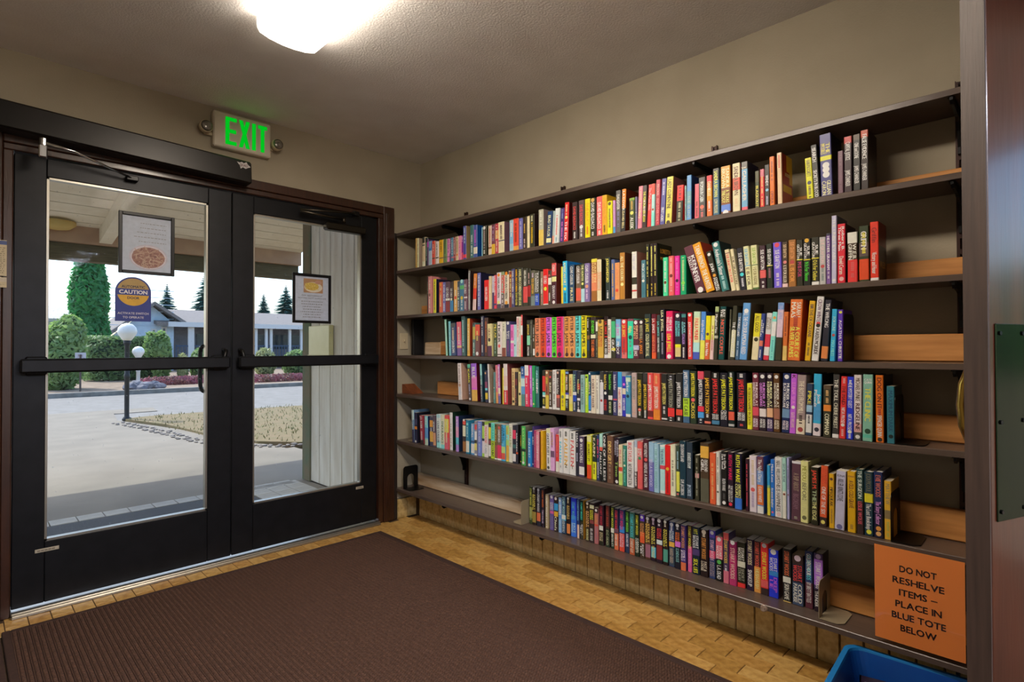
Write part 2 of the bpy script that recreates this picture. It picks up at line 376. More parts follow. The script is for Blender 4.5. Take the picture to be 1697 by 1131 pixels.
hb.tube([B+dd*p[0]+nn*p[1]+Vector((0,0,p[2])) for p in pts],[.010,.011,.012,.012,.012,.011,.010],10); hb.build('pull_handle',M_BRASS,wd,True)
# ------------------------------------------------------------------ door operator, arm, closer, exit sign, notices
op=thing('door_operator','long black automatic door operator box mounted over the left door','door operator',(0,0,0))
ang=R(-1.9)
def rotbox(mb,a,b,bev,piv):
    m=MB().box(a,b,bev=bev); c,s_=math.cos(ang),math.sin(ang)
    mb.add([(piv[0]+(v[0]-piv[0])*c-(v[2]-piv[2])*s_*-1, v[1], piv[2]-(v[0]-piv[0])*s_*-1+(v[2]-piv[2])*c) for v in m.v],m.f)
    return mb
rotbox(MB(),(-.06,D-.125,2.075),(1.15,D-.030,2.195),.008,(1.15,D,2.075)).build('operator_case',mat('black_satin_metal','14110f',.36,.5,'181513',9),op)
p0=onY(75,240,D-.15); p1=onY(217,296,D-.02); pm=onY(124,250,D-.14)
a=MB(); a.box((p0.x-.022,D-.150,p0.z-.055),(p0.x+.008,D-.110,p0.z+.0),bev=.004); a.tube([(p0.x-.006,D-.13,p0.z+.03),(p0.x-.006,D-.13,p0.z-.02)],.014,10); a.build('arm_bracket',M_CHROME,op)
a=MB(); a.tube([(p0.x,D-.135,p0.z+.012),(pm.x,D-.125,pm.z+.0),(p1.x,D-.03,p1.z)],[.0075,.0065,.005],8); a.build('operator_arm',M_CHROME,op,True)
MB().box((p1.x-.02,D-.035,p1.z-.012),(p1.x+.03,D-.0,p1.z+.012),bev=.003).build('arm_shoe',M_BLACK,op)
# worn sticker with a word mark
st=onY(404,274,D-.1262); sk=MB()
sk.prism([(-.035,.012),(-.020,.010),(-.010,.016),(.0,.010),(.014,.020),(.02,.008),(.036,-.004),(.022,-.010),(.010,-.018),(-.004,-.012),(-.016,-.022),(-.02,-.006)],(st.x,D-.1262,st.z),(1,0,0),(0,0,1),(0,-1,0),.0008,col=lin('c9c4c4'))
put_text(sk,'QUAD',(st.x,D-.1273,st.z-.001),(1,0,0),(0,0,1),.014,.042,col=lin('5a2a2e'))
tag(sk.build('sticker',M_PRINT,colattr=True,normals=False),'small torn white sticker with red letters on the black operator box','sticker')
# surface closer on the right door
cl=thing('door_closer','dark metal door closer with folded arm on the right glass door','door closer',(0,0,0))
a0,a1=onY(541,367,D-.05),onY(606,390,D-.05)
MB().box((a0.x,D-.062,a1.z),(a1.x,D-.001,a0.z),bev=.008).build('closer_body',mat('closer_metal','2a261f',.35,.7),cl)
q0,q1,q2=onY(497,347,D-.05),onY(590,354,D-.05),onY(571,364,D-.05)
a=MB(); a.tube([(q0.x,D-.055,q0.z),(q1.x,D-.05,q1.z)],.006,8); a.tube([(q0.x,D-.062,q0.z-.012),(q2.x,D-.04,q2.z)],.0075,8); a.tube([(q2.x,D-.04,q2.z-.02),(q2.x,D-.04,q2.z+.012)],.012,10); a.build('closer_arm',mat('closer_arm_metal','4a453c',.3,.9),cl,True)
MB().box((q1.x-.015,D-.055,q1.z-.014),(q1.x+.025,D-.022,q1.z+.014),bev=.003).build('arm_shoe',M_BLACK,cl)
# exit sign
ex=thing('exit_sign','white exit sign with lit green letters and two lamp heads above the door','exit sign',(0,0,0))
e0,e1=onY(354,185,D-.045),onY(449,264,D-.045)
ez0,ez1=2.268,2.462
MB().box((e0.x,D-.045,ez0),(e1.x,D-.001,ez1),bev=.006).build('sign_case',M_WHITEP,ex)
def stroke_letters(mb,x,z0,h,w,gap,y):
    t=.0195
    for L in 'EXIT':
        if L=='E':
            for r_ in ((0,0,t,h),(t,0,w,t),(t,h/2-t/2,w*.95,h/2+t/2),(t,h-t,w,h)): mb.box((x+r_[0],y,z0+r_[1]),(x+r_[2],y-.003,z0+r_[3]))
            x+=w+gap
        elif L=='X':
            for s in (0,1):
                xa,xb=(0,w-t) if s==0 else (w-t,0)
                mb.prism([(xa,0),(xa+t,0),(xb+t,h),(xb,h)],(x,y,z0),(1,0,0),(0,0,1),(0,-1,0),.003)
            x+=w+gap
        elif L=='I': mb.box((x,y,z0),(x+t,y-.003,z0+h)); x+=t+gap
        else:
            mb.box((x,y,z0+h-t),(x+w*.86,y-.003,z0+h)); mb.box((x+w*.43-t/2,y,z0),(x+w*.43+t/2,y-.003,z0+h-t)); x+=w*.86+gap
le=MB(); stroke_letters(le,e0.x+.06,ez0+.022,.150,.057,.013,D-.045); le.build('letters',M_GREEN,ex)
for px,py in ((342,209),(460,240)):
    h=onY(px,py,D-.06)
    hd=MB().lathe([(.012,.0),(.03,-.012),(.033,-.04),(.030,-.05)],(h.x,D-.02,h.z),'y',18).build('lamp_head',M_CREAMP,ex,True)
    MB().lathe([(.029,-.0505),(.018,-.056),(.004,-.058)],(h.x,D-.02,h.z),'y',18).build('lens',mat('lamp_lens','8d8880',.15,.3,'6d6860',60),hd,True)
    s=1 if px<400 else -1
    MB().box((min(h.x,h.x+s*.05),D-.022,h.z-.03),(max(h.x,h.x+s*.05),D-.008,h.z-.012),bev=.003).build('lamp_bracket',M_CREAMP,ex)
# ------------------------------------------------------------------ things on the glass
def rows(mb,x0,x1,z0,z1,n,y,col,align='r',seed=1,th=.5):
    rg=random.Random(seed); dz=(z1-z0)/n
    for i in range(n):
        z=z1-(i+.5)*dz; L=(x1-x0)*(.72+.28*rg.random()); x=x1-L if align=='r' else x0 if align=='l' else (x0+x1-L)/2; e=x+L
        while x<e:
            w=rg.uniform(.004,.014); mb.add([(x,y,z-dz*th/2),(min(x+w,e),y,z-dz*th/2),(min(x+w,e),y,z+dz*th/2),(x,y,z+dz*th/2)],[(0,1,2,3)],0,col); x+=w+.004
def picture(name,corners,label,draw):
    tl,tr,bl,br=[onY(x,y,D+.019) for x,y in corners]
    x0=(tl.x+bl.x)/2; x1=(tr.x+br.x)/2; z1=(tl.z+tr.z)/2; z0=(bl.z+br.z)/2; Y=D+.019; b=.016
    t=thing(name,label,'notice',(0,0,0))
    f=MB()
    for a,c in (((x0,Y-.012,z0),(x0+b,Y,z1)),((x1-b,Y-.012,z0),(x1,Y,z1)),((x0+b,Y-.012,z0),(x1-b,Y,z0+b)),((x0+b,Y-.012,z1-b),(x1-b,Y,z1))): f.box(a,c,bev=.002)
    f.build('frame',M_BLACK,t)
    m=MB().box((x0+b*.8,Y-.004,z0+b*.8),(x1-b*.8,Y-.001,z1-b*.8),col=lin('b2bccf')); draw(m,x0+b,x1-b,z0+b,z1-b,Y-.0046)
    m.build('page',M_PRINT,t,colattr=True,normals=False)
    return t
def oval(mb,cx,cz,rx,rz,y,col,n=28):
    mb.add([(cx+rx*math.cos(2*math.pi*k/n),y,cz+rz*math.sin(2*math.pi*k/n)) for k in range(n)],[tuple(range(n))],0,col)
def draw1(m,x0,x1,z0,z1,y):
    w=x1-x0; h=z1-z0
    rows(m,x0+w*.22,x0+w*.90,z0+h*.50,z0+h*.92,5,y,lin('8f8f94'),'r',4,.16)
    cx,cz=x0+w*.53,z0+h*.26
    oval(m,cx,cz,w*.40,h*.235,y,lin('b7b3c4')); oval(m,cx,cz,w*.37,h*.215,y-.0002,lin('c9c2cc')); oval(m,cx,cz-h*.005,w*.34,h*.19,y-.0004,lin('946a60'))
    rg=random.Random(5)
    for k in range(170):
        a=rg.uniform(0,6.28); r=math.sqrt(rg.random())*.93; px,pz=cx+w*.33*r*math.cos(a),cz-h*.005+h*.185*r*math.sin(a); s=rg.uniform(.003,.008)
        if rg.random()<.45: oval(m,px,pz,s*1.3,s,y-.0006-k*2e-6,lin(rg.choice(['86594f','946a5c','7a5048'])),9)
        else:
            d=rg.uniform(0,3.14); L=rg.uniform(.008,.02); ca,sa=math.cos(d),math.sin(d); q=.0016
            m.add([(px-ca*L-sa*q,y-.0006-k*2e-6,pz-sa*L+ca*q),(px+ca*L-sa*q,y-.0006-k*2e-6,pz+sa*L+ca*q),(px+ca*L+sa*q,y-.0006-k*2e-6,pz+sa*L-ca*q),(px-ca*L+sa*q,y-.0006-k*2e-6,pz-sa*L-ca*q)],[(0,1,2,3)],0,lin(rg.choice(['ae8d7a','b69a86','a47f6c'])))
picture('framed_notice',[(196.5,350),(289,361),(195,452),(288,459)],'black framed page with a bowl of pasta printed, upper left glass door',draw1)
def draw2(m,x0,x1,z0,z1,y):
    w=x1-x0; h=z1-z0
    a0,a1,c0,c1=x0+w*.25,x0+w*.83,z0+h*.63,z0+h*.95
    m.add([(a0,y,c0),(a1,y,c0),(a1,y,c1),(a0,y,c1)],[(0,1,2,3)],0,lin('a8825f'))
    oval(m,(a0+a1)/2,c0+(c1-c0)*.40,(a1-a0)*.47,(c1-c0)*.36,y-.0002,lin('d0c8b6')); oval(m,(a0+a1)/2-.01,c0+(c1-c0)*.45,(a1-a0)*.36,(c1-c0)*.28,y-.0004,lin('c4a94e'))
    rg=random.Random(8)
    for k in range(60):
        oval(m,(a0+a1)/2-.01+(a1-a0)*.33*rg.uniform(-1,1),c0+(c1-c0)*(.45+.22*rg.uniform(-1,1)),.004,.003,y-.0006-k*2e-6,lin(rg.choice(['d8c068','b8963c','cdb35a'])),8)
    oval(m,a1-.03,c1-.02,.022,.012,y-.0005,lin('b58a78'))
    L=['Scrambled Eggs with','Diced Ham, Toast and Fruit','Saturday, September','9:00 am to 10:30','in the clubhouse','Call to reserve','Bring your own plate']
    zz=[.57,.51,.42,.35,.28,.21,.13]
    for s,fz in zip(L[:2],zz[:2]): put_text(m,s,((x0+x1)/2,y-.0003,z0+h*fz),(1,0,0),(0,0,1),h*.028,w*(.62 if s[0]=='S' else .84),col=lin('77777c'),mirror=True)
    rows(m,x0+w*.16,x1-w*.16,z0+h*.05,z0+h*.46,7,y-.0003,lin('85858a'),'c',6,.32)
picture('framed_notice',[(483,452),(548,457),(485,535),(547,537)],'black framed page with scrambled eggs printed, on the right glass door',draw2)
# caution sticker
c=onY(221,500,D+.019); w=.152; ztop=1.531; zbot=1.309; rr=w/2; m=MB(); Y=D+.0188
arch=[(c.x-rr,zbot),(c.x+rr,zbot)]+[(c.x+rr*math.cos(a),ztop-rr+rr*math.sin(a)) for a in np.linspace(0,math.pi,22)]
m.add([(p[0],Y,p[1]) for p in arch],[tuple(range(len(arch)))],0,lin('1e3084'))
cz=ztop-rr; r2=rr*.90
def seg(a0,a1,col):
    pts=[(c.x+r2*math.cos(a),cz+r2*math.sin(a)) for a in np.linspace(a0,a1,18)]
    m.add([(p[0],Y-.0003,p[1]) for p in pts],[tuple(range(len(pts)))],0,lin(col))
t0=math.asin(.24)
seg(t0,math.pi-t0,'a8894c'); seg(math.pi+math.asin(.22),2*math.pi-math.asin(.22),'d0a020')
for s,z,hh,L,cc in (('AUTOMATIC',cz+r2*.40,.0125,.098,'2c2a38'),('CAUTION',cz+.001,.0185,.118,'d8d4d8'),('DOOR',cz-r2*.42,.0125,.05,'2c2a38'),('ACTIVATE SWITCH',zbot+.040,.0105,.130,'b9b6c8'),('TO OPERATE',zbot+.020,.0105,.088,'b9b6c8')):
    put_text(m,s,(c.x,Y-.0006,z),(1,0,0),(0,0,1),hh,L,col=lin(cc),heavy=True)
tag(m.build('caution_sticker',M_PRINT,colattr=True,normals=False),'blue and yellow automatic door caution sticker on the left glass','sticker')
# wall notices on the left jamb
for k,(y0,y1,lb,top) in enumerate(((397,458,'printed notice with a blue head, upper of two on the left jamb','4a5a90'),(459,477,'small printed notice under the other one on the left jamb','c8bca8'))):
    a,b_=onY(-6,y0,D-.032),onY(11,y1,D-.032); n=MB()
    n.box((a.x,D-.0325,b_.z),(b_.x,D-.031,a.z),col=lin('c8b896'))
    n.add([(a.x,D-.033,a.z-.02),(b_.x,D-.033,a.z-.02),(b_.x,D-.033,a.z-.003),(a.x,D-.033,a.z-.003)],[(0,1,2,3)],0,lin(top))
    rows(n,a.x+.005,b_.x-.004,b_.z+.01,a.z-.03,14 if k==0 else 4,D-.033,lin('8a7c62'),'l',k,.4)
    tag(n.build('wall_notice',M_PRINT,colattr=True,normals=False),lb,'notice')
# light switch beside the door
s0,s1=Vector((2.183,0,1.275)),Vector((2.250,0,1.162)); sw=thing('light_switch','cream light switch plate on the wall behind the shelf end','switch',(0,0,0))
MB().box((s0.x,D-.007,s1.z),(s1.x,D-.0005,s0.z),bev=.003).build('switch_plate',M_CREAMP,sw)
MB().box((2.211,D-.018,1.213),(2.221,D-.006,1.232),bev=.002).build('toggle',M_CREAMP,sw)
# ------------------------------------------------------------------ entrance mats
M_MAT=mat('brown_mat_rubber','34201a',.85,0,'3e271f',60); M_NUB=mat('brown_mat_fibre','543829',.95,0,'40291e',120)
def mat_obj(x0,x1,y0,y1,label):
    t=thing('floor_mat',label,'mat',(x0,y0,0))
    bd=.028; fx,fy=x1-x0,y1-y0
    b=MB(); b.box((0,0,.0005),(fx,fy,.005)); b.box((0,0,.0),(bd,fy,.0085),bev=.003); b.box((fx-bd,0,.0),(fx,fy,.0085),bev=.003); b.box((bd,0,0),(fx-bd,bd,.0085),bev=.003); b.box((bd,fy-bd,0),(fx-bd,fy,.0085),bev=.003)
    b.build('mat_backing',M_MAT,t)
    px,py=.0195,.0115; nx=int((fx-2*bd)/px); ny=int((fy-2*bd)/py)
    cx=np.array([-.0066,.0066,.0066,-.0066,-.0048,.0048,.0048,-.0048]); cy=np.array([-.0046,-.0046,.0046,.0046,-.003,-.003,.003,.003]); cz=np.array([.004]*4+[.0115]*4)
    ix,iy=np.meshgrid(np.arange(nx),np.arange(ny),indexing='ij'); ix=ix.ravel(); iy=iy.ravel()
    hz=RNG.uniform(-.001,.0008,len(ix))
    V=np.stack([(bd+px*(ix+.5))[:,None]+cx, (bd+py*(iy+.5))[:,None]+cy+(ix%2)[:,None]*py*.5*0, cz+hz[:,None]*(cz>.005)],-1).reshape(-1,3)
    q=np.array([(4,5,6,7),(0,1,5,4),(1,2,6,5),(2,3,7,6),(3,0,4,7)]); F=(np.arange(len(ix))[:,None,None]*8+q).reshape(-1,4)
    me=bpy.data.meshes.new('mat_ribs'); me.vertices.add(len(V)); me.vertices.foreach_set('co',V.ravel()); me.loops.add(F.size); me.loops.foreach_set('vertex_index',F.ravel().astype(np.int32))
    me.polygons.add(len(F)); me.polygons.foreach_set('loop_start',np.arange(0,F.size,4,dtype=np.int32)); me.polygons.foreach_set('loop_total',np.full(len(F),4,np.int32)); me.update(); me.validate()
    o=link_obj('mat_ribs',me,t,[M_NUB]); o['kind']='stuff'
    # raised ridges between the rib columns
    rb=MB()
    for k in range(nx+1):
        x=bd+px*k; rb.add([(x-.0026,bd,.004),(x+.0026,bd,.004),(x+.0012,bd,.0085),(x-.0012,bd,.0085),(x-.0026,fy-bd,.004),(x+.0026,fy-bd,.004),(x+.0012,fy-bd,.0085),(x-.0012,fy-bd,.0085)],[(2,3,7,6),(1,2,6,5),(3,0,4,7)])
    o=rb.build('mat_ridges',M_NUB,t); o['kind']='stuff'
    return t
mat_obj(.142,1.925,-.1,3.112,'large brown ribbed entrance mat lying before the glass doors')
mat_obj(-.95,.136,-.1,3.112,'second brown ribbed mat, cut off at the left frame edge')
# ------------------------------------------------------------------ wall shelving
SHZ=[1.962,1.703,1.394,1.123,.858,.540,.211]      # top faces, highest first
BT=.0195; SY0=-.04
shelving=thing('wall_shelving','brown seven-board wall shelving on slotted steel uprights full of books','shelf',(0,0,0))
M_UPR=mat('upright_steel','3a1d15',.45,.4,'2c1610',14); M_BRK=mat('bracket_steel','0f0f11',.35,.5)
for k,z in enumerate(SHZ):
    b=MB(); n=14
    rgs=random.Random(k); ys=np.linspace(SY0,D-.004,n)
    prof=[(XF,z-BT),(XF,z-.002),(XF+.002,z),(W-.006,z),(W-.006,z-BT)]; vs=[]
    for y in ys:
        sag=-.0015*abs(math.sin((y-.249)/.83*math.pi))*(.6+.4*rgs.random())
        vs+=[(p[0],y,p[1]+sag) for p in prof]
    m=len(prof); fs=[(i*m+j,i*m+(j+1)%m,(i+1)*m+(j+1)%m,(i+1)*m+j) for i in range(n-1) for j in range(m)]
    fs+=[tuple(range(m)),tuple((n-1)*m+j for j in range(m))]
    b.add(vs,fs).build('shelf_board',M_SHELF,shelving)
UPY=[2.772,1.952,1.091,.249]
for uy in UPY:
    b=MB(); zt,zb=2.055,.145
    b.box((W-.004,uy-.012,zb),(W,uy+.012,zt)); b.box((W-.016,uy-.012,zb),(W-.004,uy-.009,zt)); b.box((W-.016,uy+.009,zb),(W-.004,uy+.012,zt))
    z=zt-.03
    while z>zb+.03:      # front face between the slots
        b.box((W-.017,uy-.009,z-.026),(W-.015,uy-.003,z+.026)); b.box((W-.017,uy+.003,z-.026),(W-.015,uy+.009,z+.026)); b.box((W-.017,uy-.003,z-.026),(W-.015,uy+.003,z-.010))
        z-=.052
    b.build('upright',M_UPR,shelving)
def bracket_mesh():
    L=.190; poly=[(0,0),(-L,0),(-L,-.012),(-L*.92,-.020),(-L*.5,-.030)]+[(-.035-.06*math.cos(a)*1.0+.02,-.115+.085*math.sin(a)) for a in np.linspace(1.45,.1,8)]+[(-.012,-.125),(0,-.125)]
    poly=[(0,0),(-L,0),(-L,-.010),(-L*.94,-.020)]+[(-L*.90+ (L*.90-.022)*t, -.016-.012*t-.085*t**7) for t in np.linspace(.1,1,9)]+[(-.022,-.135),(0,-.135)]
    return poly
bp=bracket_mesh(); br0=None
for z in SHZ:
    for uy in UPY:
        if br0 is None:
            m=MB().prism(bp,(0,-.004,0),(1,0,0),(0,0,1),(0,1,0),.008); m.box((-.185,-.009,-.003),(0,.009,0)); br0=m.build('bracket',M_BRK,shelving); o=br0
        else: o=copy_mesh_obj(br0,shelving)
        o.location=(W-.017,uy,z-BT-.0022)
# ------------------------------------------------------------------ loose timber behind the books
PH=.088; PT=.036
def plank(y0,y1,zs,h,label,m=M_PINE,x1=None,rz=0):
    x1=x1 or W-.019
    b=MB(); b.box((-PT/2,-(y1-y0)/2,0),(PT/2,(y1-y0)/2,h),bev=.004)
    o=b.build('timber_plank',m); o.location=(x1-PT/2,(y0+y1)/2,zs+.0008); o.rotation_euler=(0,0,rz); return tag(o,label,'plank','planks behind the books')
M_PINEL=wood('pale_pine_plank','e6d2b6','b08a60',.62,3,(9,.9,9),.05)
M_PINER=wood('red_cedar_plank','8a4a26','5f2f16',.6,4,(9,.9,9),.05)
plank(.02,1.3,SHZ[1],.052,'narrow pine plank behind the books on the highest book shelf')
plank(.02,3.20,SHZ[2],.070,'pine plank behind the books on the second shelf from the top')
plank(.02,2.985,SHZ[3],.092,'pine plank with wavy grain behind the books on the third shelf')
plank(2.987,3.16,SHZ[3],.086,'short pine block at the door end of the third shelf',M_PINEL)
plank(.02,3.02,SHZ[4],.088,'pine plank behind the books on the fourth shelf',M_PINEL if 0 else M_PINE)
plank(.02,2.45,SHZ[5],.100,'pine plank behind the books on the fifth shelf')
plank(1.99,3.27,SHZ[6],.078,'pale pine plank at the door end of the bottom shelf',M_PINEL)
plank(.02,1.98,SHZ[6],.098,'pine plank behind the books on the bottom shelf')
wedge=MB().prism([(0,0),(.13,0),(.02,.062),(0,.062)],(0,0,0),(0,-1,0),(0,0,1),(-1,0,0),.09).build('wood_offcut',M_PINER)
wedge.location=(2.29,3.282,SHZ[4]+.0005); tag(wedge,'reddish wedge-shaped wood offcut at the door end of the fourth shelf','wood offcut')
# ------------------------------------------------------------------ bookends
def bookend(name_mat,w,h,label,loc,rz=0,slot=True,base=.085,flip=1,logo=None):
    """upright plate in the local xz plane, base plate towards +y*flip; w is along x"""
    t=thing('bookend',label,'bookend',loc,'bookends on the shelves'); t.rotation_euler=(0,0,rz)
    r=.02; out=[(-w/2,0),(w/2,0),(w/2,h-r)]+[(w/2-r+r*math.cos(a),h-r+r*math.sin(a)) for a in np.linspace(0,math.pi/2,5)[1:]]+[(-w/2+r+r*math.cos(a),h-r+r*math.sin(a)) for a in np.linspace(math.pi/2,math.pi,5)]
    m=MB(); th=.0022
    if slot:
        sw=w*.46; z0,z1=.002,h*.62; k=10; rr=sw/2
        # plate with an arched cut-out, as quads between outline strips
        m.box((-w/2,0,0),(-sw/2,th,z1)); m.box((sw/2,0,0),(w/2,th,z1))
        arc=[(rr*math.cos(a),z1-rr+rr*math.sin(a)) for a in np.linspace(0,math.pi,12)]
        top=[(sw/2,z1)]; m.prism([(sw/2,z1-rr)]+[p for p in arc if p[0]>=0][1:]+[(0,z1),(sw/2,z1)],(0,0,0),(1,0,0),(0,0,1),(0,1,0),th)
        m.prism([(-sw/2,z1-rr)]+[p for p in arc[::-1] if p[0]<=0][1:]+[(0,z1),(-sw/2,z1)],(0,0,0),(1,0,0),(0,0,1),(0,1,0),th)
        up=[(-w/2,z1),(w/2,z1)]+out[2:]
        m.prism(up,(0,0,0),(1,0,0),(0,0,1),(0,1,0),th)
    else: m.prism(out,(0,0,0),(1,0,0),(0,0,1),(0,1,0),th)
    m.build('upright_plate',name_mat,t)
    y0,y1=(0,base) if flip>0 else (-base,th)
    cr=.018; yb=y1 if flip>0 else y0; ya=th if flip>0 else th
    pl_=[(-w/2,ya),(w/2,ya),(w/2,yb-cr*flip),(w/2-cr,yb),(-w/2+cr,yb),(-w/2,yb-cr*flip)]
    MB().prism(pl_,(0,0,.0004),(1,0,0),(0,1,0),(0,0,1),.0018).build('base_plate',name_mat,t)
    return t
M_BEND=mat('black_bookend_steel','121110',.4,.5); M_BENDT=mat('beige_bookend_steel','a89a80',.45,.3)
# ------------------------------------------------------------------ notice on the shelf edge
p=[onX(1449,899.5,XF-.003),onX(1599,930,XF-.003),onX(1449,1052,XF-.003),onX(1599,1097,XF-.003)]
y1,y0=p[0].y,p[1].y; z1,z0=.527,.226
sg=thing('sleeved_notice','orange notice in a clear sleeve hanging from the shelf edge','notice',(0,0,0))
nb=MB(); X=XF-.004
nb.box((X,y0,z0),(X+.0008,y1,z1),col=(1.0,.30,.06))
zz=z1-.062
for s,Lw in (('DO NOT',.095),('RESHELVE',.132),('ITEMS –',.098),('PLACE IN',.118),('BLUE TOTE',.138),('BELOW',.092)):
    put_text(nb,s,(X-.0006,(y0+y1)/2,zz),(0,-1,0),(0,0,1),.0205,Lw,col=lin('2a1a18'),heavy=True,bold=.02); zz-=.0375
nb.build('notice_page',M_SIGN,sg,colattr=True,normals=False)
M_SLEEVE=glass_mat('clear_plastic',(.97,.97,.98),.035,False)
MB().box((X-.0022,y0-.004,z0-.003),(X-.0014,y1+.002,z1+.004)).build('clear_sleeve',M_SLEEVE,sg)
MB().box((X-.0024,y0-.0045,z0-.003),(X-.0008,y0-.0035,z1+.004)).build('sleeve_edge',mat('sleeve_edge_plastic','cfc8d2',.2),sg)
# small clear hook stuck to the lowest board
h=onX(1266,1003,XF-.004); hk=MB().lathe([(.013,0),(.013,-.003),(.010,-.006)],(h.x+.003,h.y,SHZ[6]-.012),'x',18)
hk.lathe([(.006,-.006),(.005,-.014),(.008,-.017)],(h.x+.003,h.y,SHZ[6]-.012),'x',12)
tag(hk.build('adhesive_hook',mat('hook_plastic','8a7568',.2,0,'a08d80',60),smooth=False),'small round clear hook stuck to the front edge of the bottom shelf','hook')
# ------------------------------------------------------------------ blue tote with returned books
tote=thing('tote_box','blue plastic tote under the bottom shelf end, holding returned books','tote',(0,0,0))
M_TOTE=mat('blue_plastic','0e4fa8',.35,0,'0b459a',6); M_TOTER=mat('blue_plastic_rim','1f7cc4',.32)
tx0,tx1,ty0,ty1,tz=1.72,2.12,.10,.70,.30
tx0,tx1=1.80,2.20
def rrect(x0,y0,x1,y1,r,n=6):
    pts=[]
    for cx,cy,a in ((x1-r,y1-r,0),(x0+r,y1-r,90),(x0+r,y0+r,180),(x1-r,y0+r,270)):
        for k in range(n+1): t=R(a+90*k/n); pts.append((cx+r*math.cos(t),cy+r*math.sin(t)))
    return pts
# far corner of the rim is seen at (1400,1065) and the near side leaves the frame
TZ=.165
TC=onZ(1403,1064,TZ)
TB=onZ(1366,1131,TZ); ang_t=math.atan2(TC.y-TB.y,TC.x-TB.x)
tx,ty=-.40,-.40           # size towards the room and towards the camera
def tpt(u,v,z):
    c,s_=math.cos(ang_t),math.sin(ang_t); return (TC.x+u*c-v*s_, TC.y+u*s_+v*c, z)
def loop(ins,z,taper=0): 
    return [tpt(p[0],p[1],z) for p in rrect(tx+ins+taper,ty+ins+taper,-ins-taper,-ins-taper,.045)]
b=MB(); loops=[loop(0,TZ-.018),loop(0,TZ),loop(.016,TZ+.002),loop(.018,TZ-.006),loop(.018,.02,.03),]
n=len(loops[0]); vs=[p for l in loops for p in l]
fs=[(i*n+k,i*n+(k+1)%n,(i+1)*n+(k+1)%n,(i+1)*n+k) for i in range(3,len(loops)-1) for k in range(n)]+[tuple((len(loops)-1)*n+k for k in range(n))]
lo=[loop(.014,TZ-.012),loop(.014,.002,.03)]; o0=len(vs); vs+=[p for l in lo for p in l]
fs+=[(o0+k,o0+(k+1)%n,o0+n+(k+1)%n,o0+n+k) for k in range(n)]+[tuple(o0+n+k for k in range(n))]
b.add(vs,fs).build('tote_body',M_TOTE,tote)
b=MB(); fs=[(i*n+k,i*n+(k+1)%n,(i+1)*n+(k+1)%n,(i+1)*n+k) for i in range(3) for k in range(n)]
b.add([p for l in loops[:4] for p in l],fs).build('tote_rim',M_TOTER,tote)
def flat_book(label,u,v,z,rz,w,d,t,col,items,tilt=(0,0)):
    r_=thing('large_book',label,'book',tpt(u,v,z),'books in the blue tote'); r_.rotation_euler=(tilt[0],tilt[1],rz)
    m=MB(); c=lin(col)
    m.box((-w/2,-d/2,t-.003),(w/2,d/2,t),col=c); m.box((-w/2,-d/2,0),(w/2,d/2,.003),col=c); m.box((-w/2,-d/2,0),(-w/2+.004,d/2,t),col=c)
    for it in items:
        s,x,y,h,L,cc,ro=it; ca,sa=math.cos(R(ro)),math.sin(R(ro)); put_text(m,s,(x,y,t+.0005),(ca,sa,0),(-sa,ca,0),h,L,col=lin(cc))
    m.build('cover',M_BOOK,r_,colattr=True,normals=False)
    MB().box((-w/2+.004,-d/2+.004,.003),(w/2-.003,d/2-.004,t-.003)).build('page_block',M_PAGES,r_)
flat_book('dark book with curly white script lying at the far side of the tote',-.15,-.14,.0695,R(-80)+ang_t,.15,.20,.03,'2a1620',[('Mr. Kiss',0,.05,.03,.12,'d8d0d0',0),('& Tell',0,.0,.03,.10,'d8d0d0',0)])
flat_book('dark red book with grey capital lettering lying in the tote nearest the sign',-.17,-.296,.0695,R(-90)+ang_t,.116,.22,.035,'3a1618',[('THE LOST ARMY',0,.07,.022,.135,'b8a8a0',0),('OF CAMBYSES',0,.03,.022,.135,'b8a8a0',0)])
flat_book('black book lying underneath the others at the bottom of the tote',-.18,-.20,.0205,R(-85)+ang_t,.22,.25,.048,'17161a',[])
# ------------------------------------------------------------------ outdoors
GZ=-.05
def proc(name,c1,c2,scale,rough=.9,bump=.0,bs=None,det=6,lo=.35,hi=.65,stretch=(1,1,1)): return mat(name,c1,rough,0,c2,scale,stretch,bump,bs,det,lo,hi)
M_CONC=proc('concrete_drive','8e8577','837a6d',2.2); M_PORCH=proc('porch_concrete','83848a','72737a',5,bump=.15,bs=60,stretch=(8,1,1)); M_SOIL=proc('ground_soil','8a7462','6b5848',3)
M_DRYGRASS=proc('dry_lawn','86704f','6f6740',5,lo=.3,hi=.75); M_ROAD=proc('asphalt','8d8983','807b75',6); M_KERB=proc('kerb','8f8c86','77736d',6)
def gslab(name,pts,z0,z1,m):
    o=MB().prism(pts,(0,0,z0),(1,0,0),(0,1,0),(0,0,1),z1-z0).build(name,m); o['kind']='structure'; return o
gslab('ground',[(-60,D+.15),(90,D+.15),(90,120),(-60,120)],-.6,GZ-.05,M_SOIL)
gslab('ground_lobby_side',[(-60,-60),(90,-60),(90,-4.8),(-60,-4.8)],-.3,-.15,proc('lawn_green','5c7a3a','48662c',4))
gslab('driveway',[(-12,6.6),(1.2,6.6),(2.9,6.6),(2.75,7.6),(2.5,9.0),(2.25,10.2),(1.95,11.4),(2.1,12.6),(2.8,12.6),(2.9,13.4),(-12,13.4)],GZ-.2,GZ,M_CONC)
gslab('road',[(-40,12.9),(40,9.5),(40,17.0),(-40,18.6)],GZ-.2,GZ-.012,M_ROAD)
gslab('porch_floor',[(-6,D+.10),(2.26,D+.10),(2.26,5.0),(2.9,5.0),(2.9,6.62),(-6,6.62)],-.2,-.022,M_CONC)
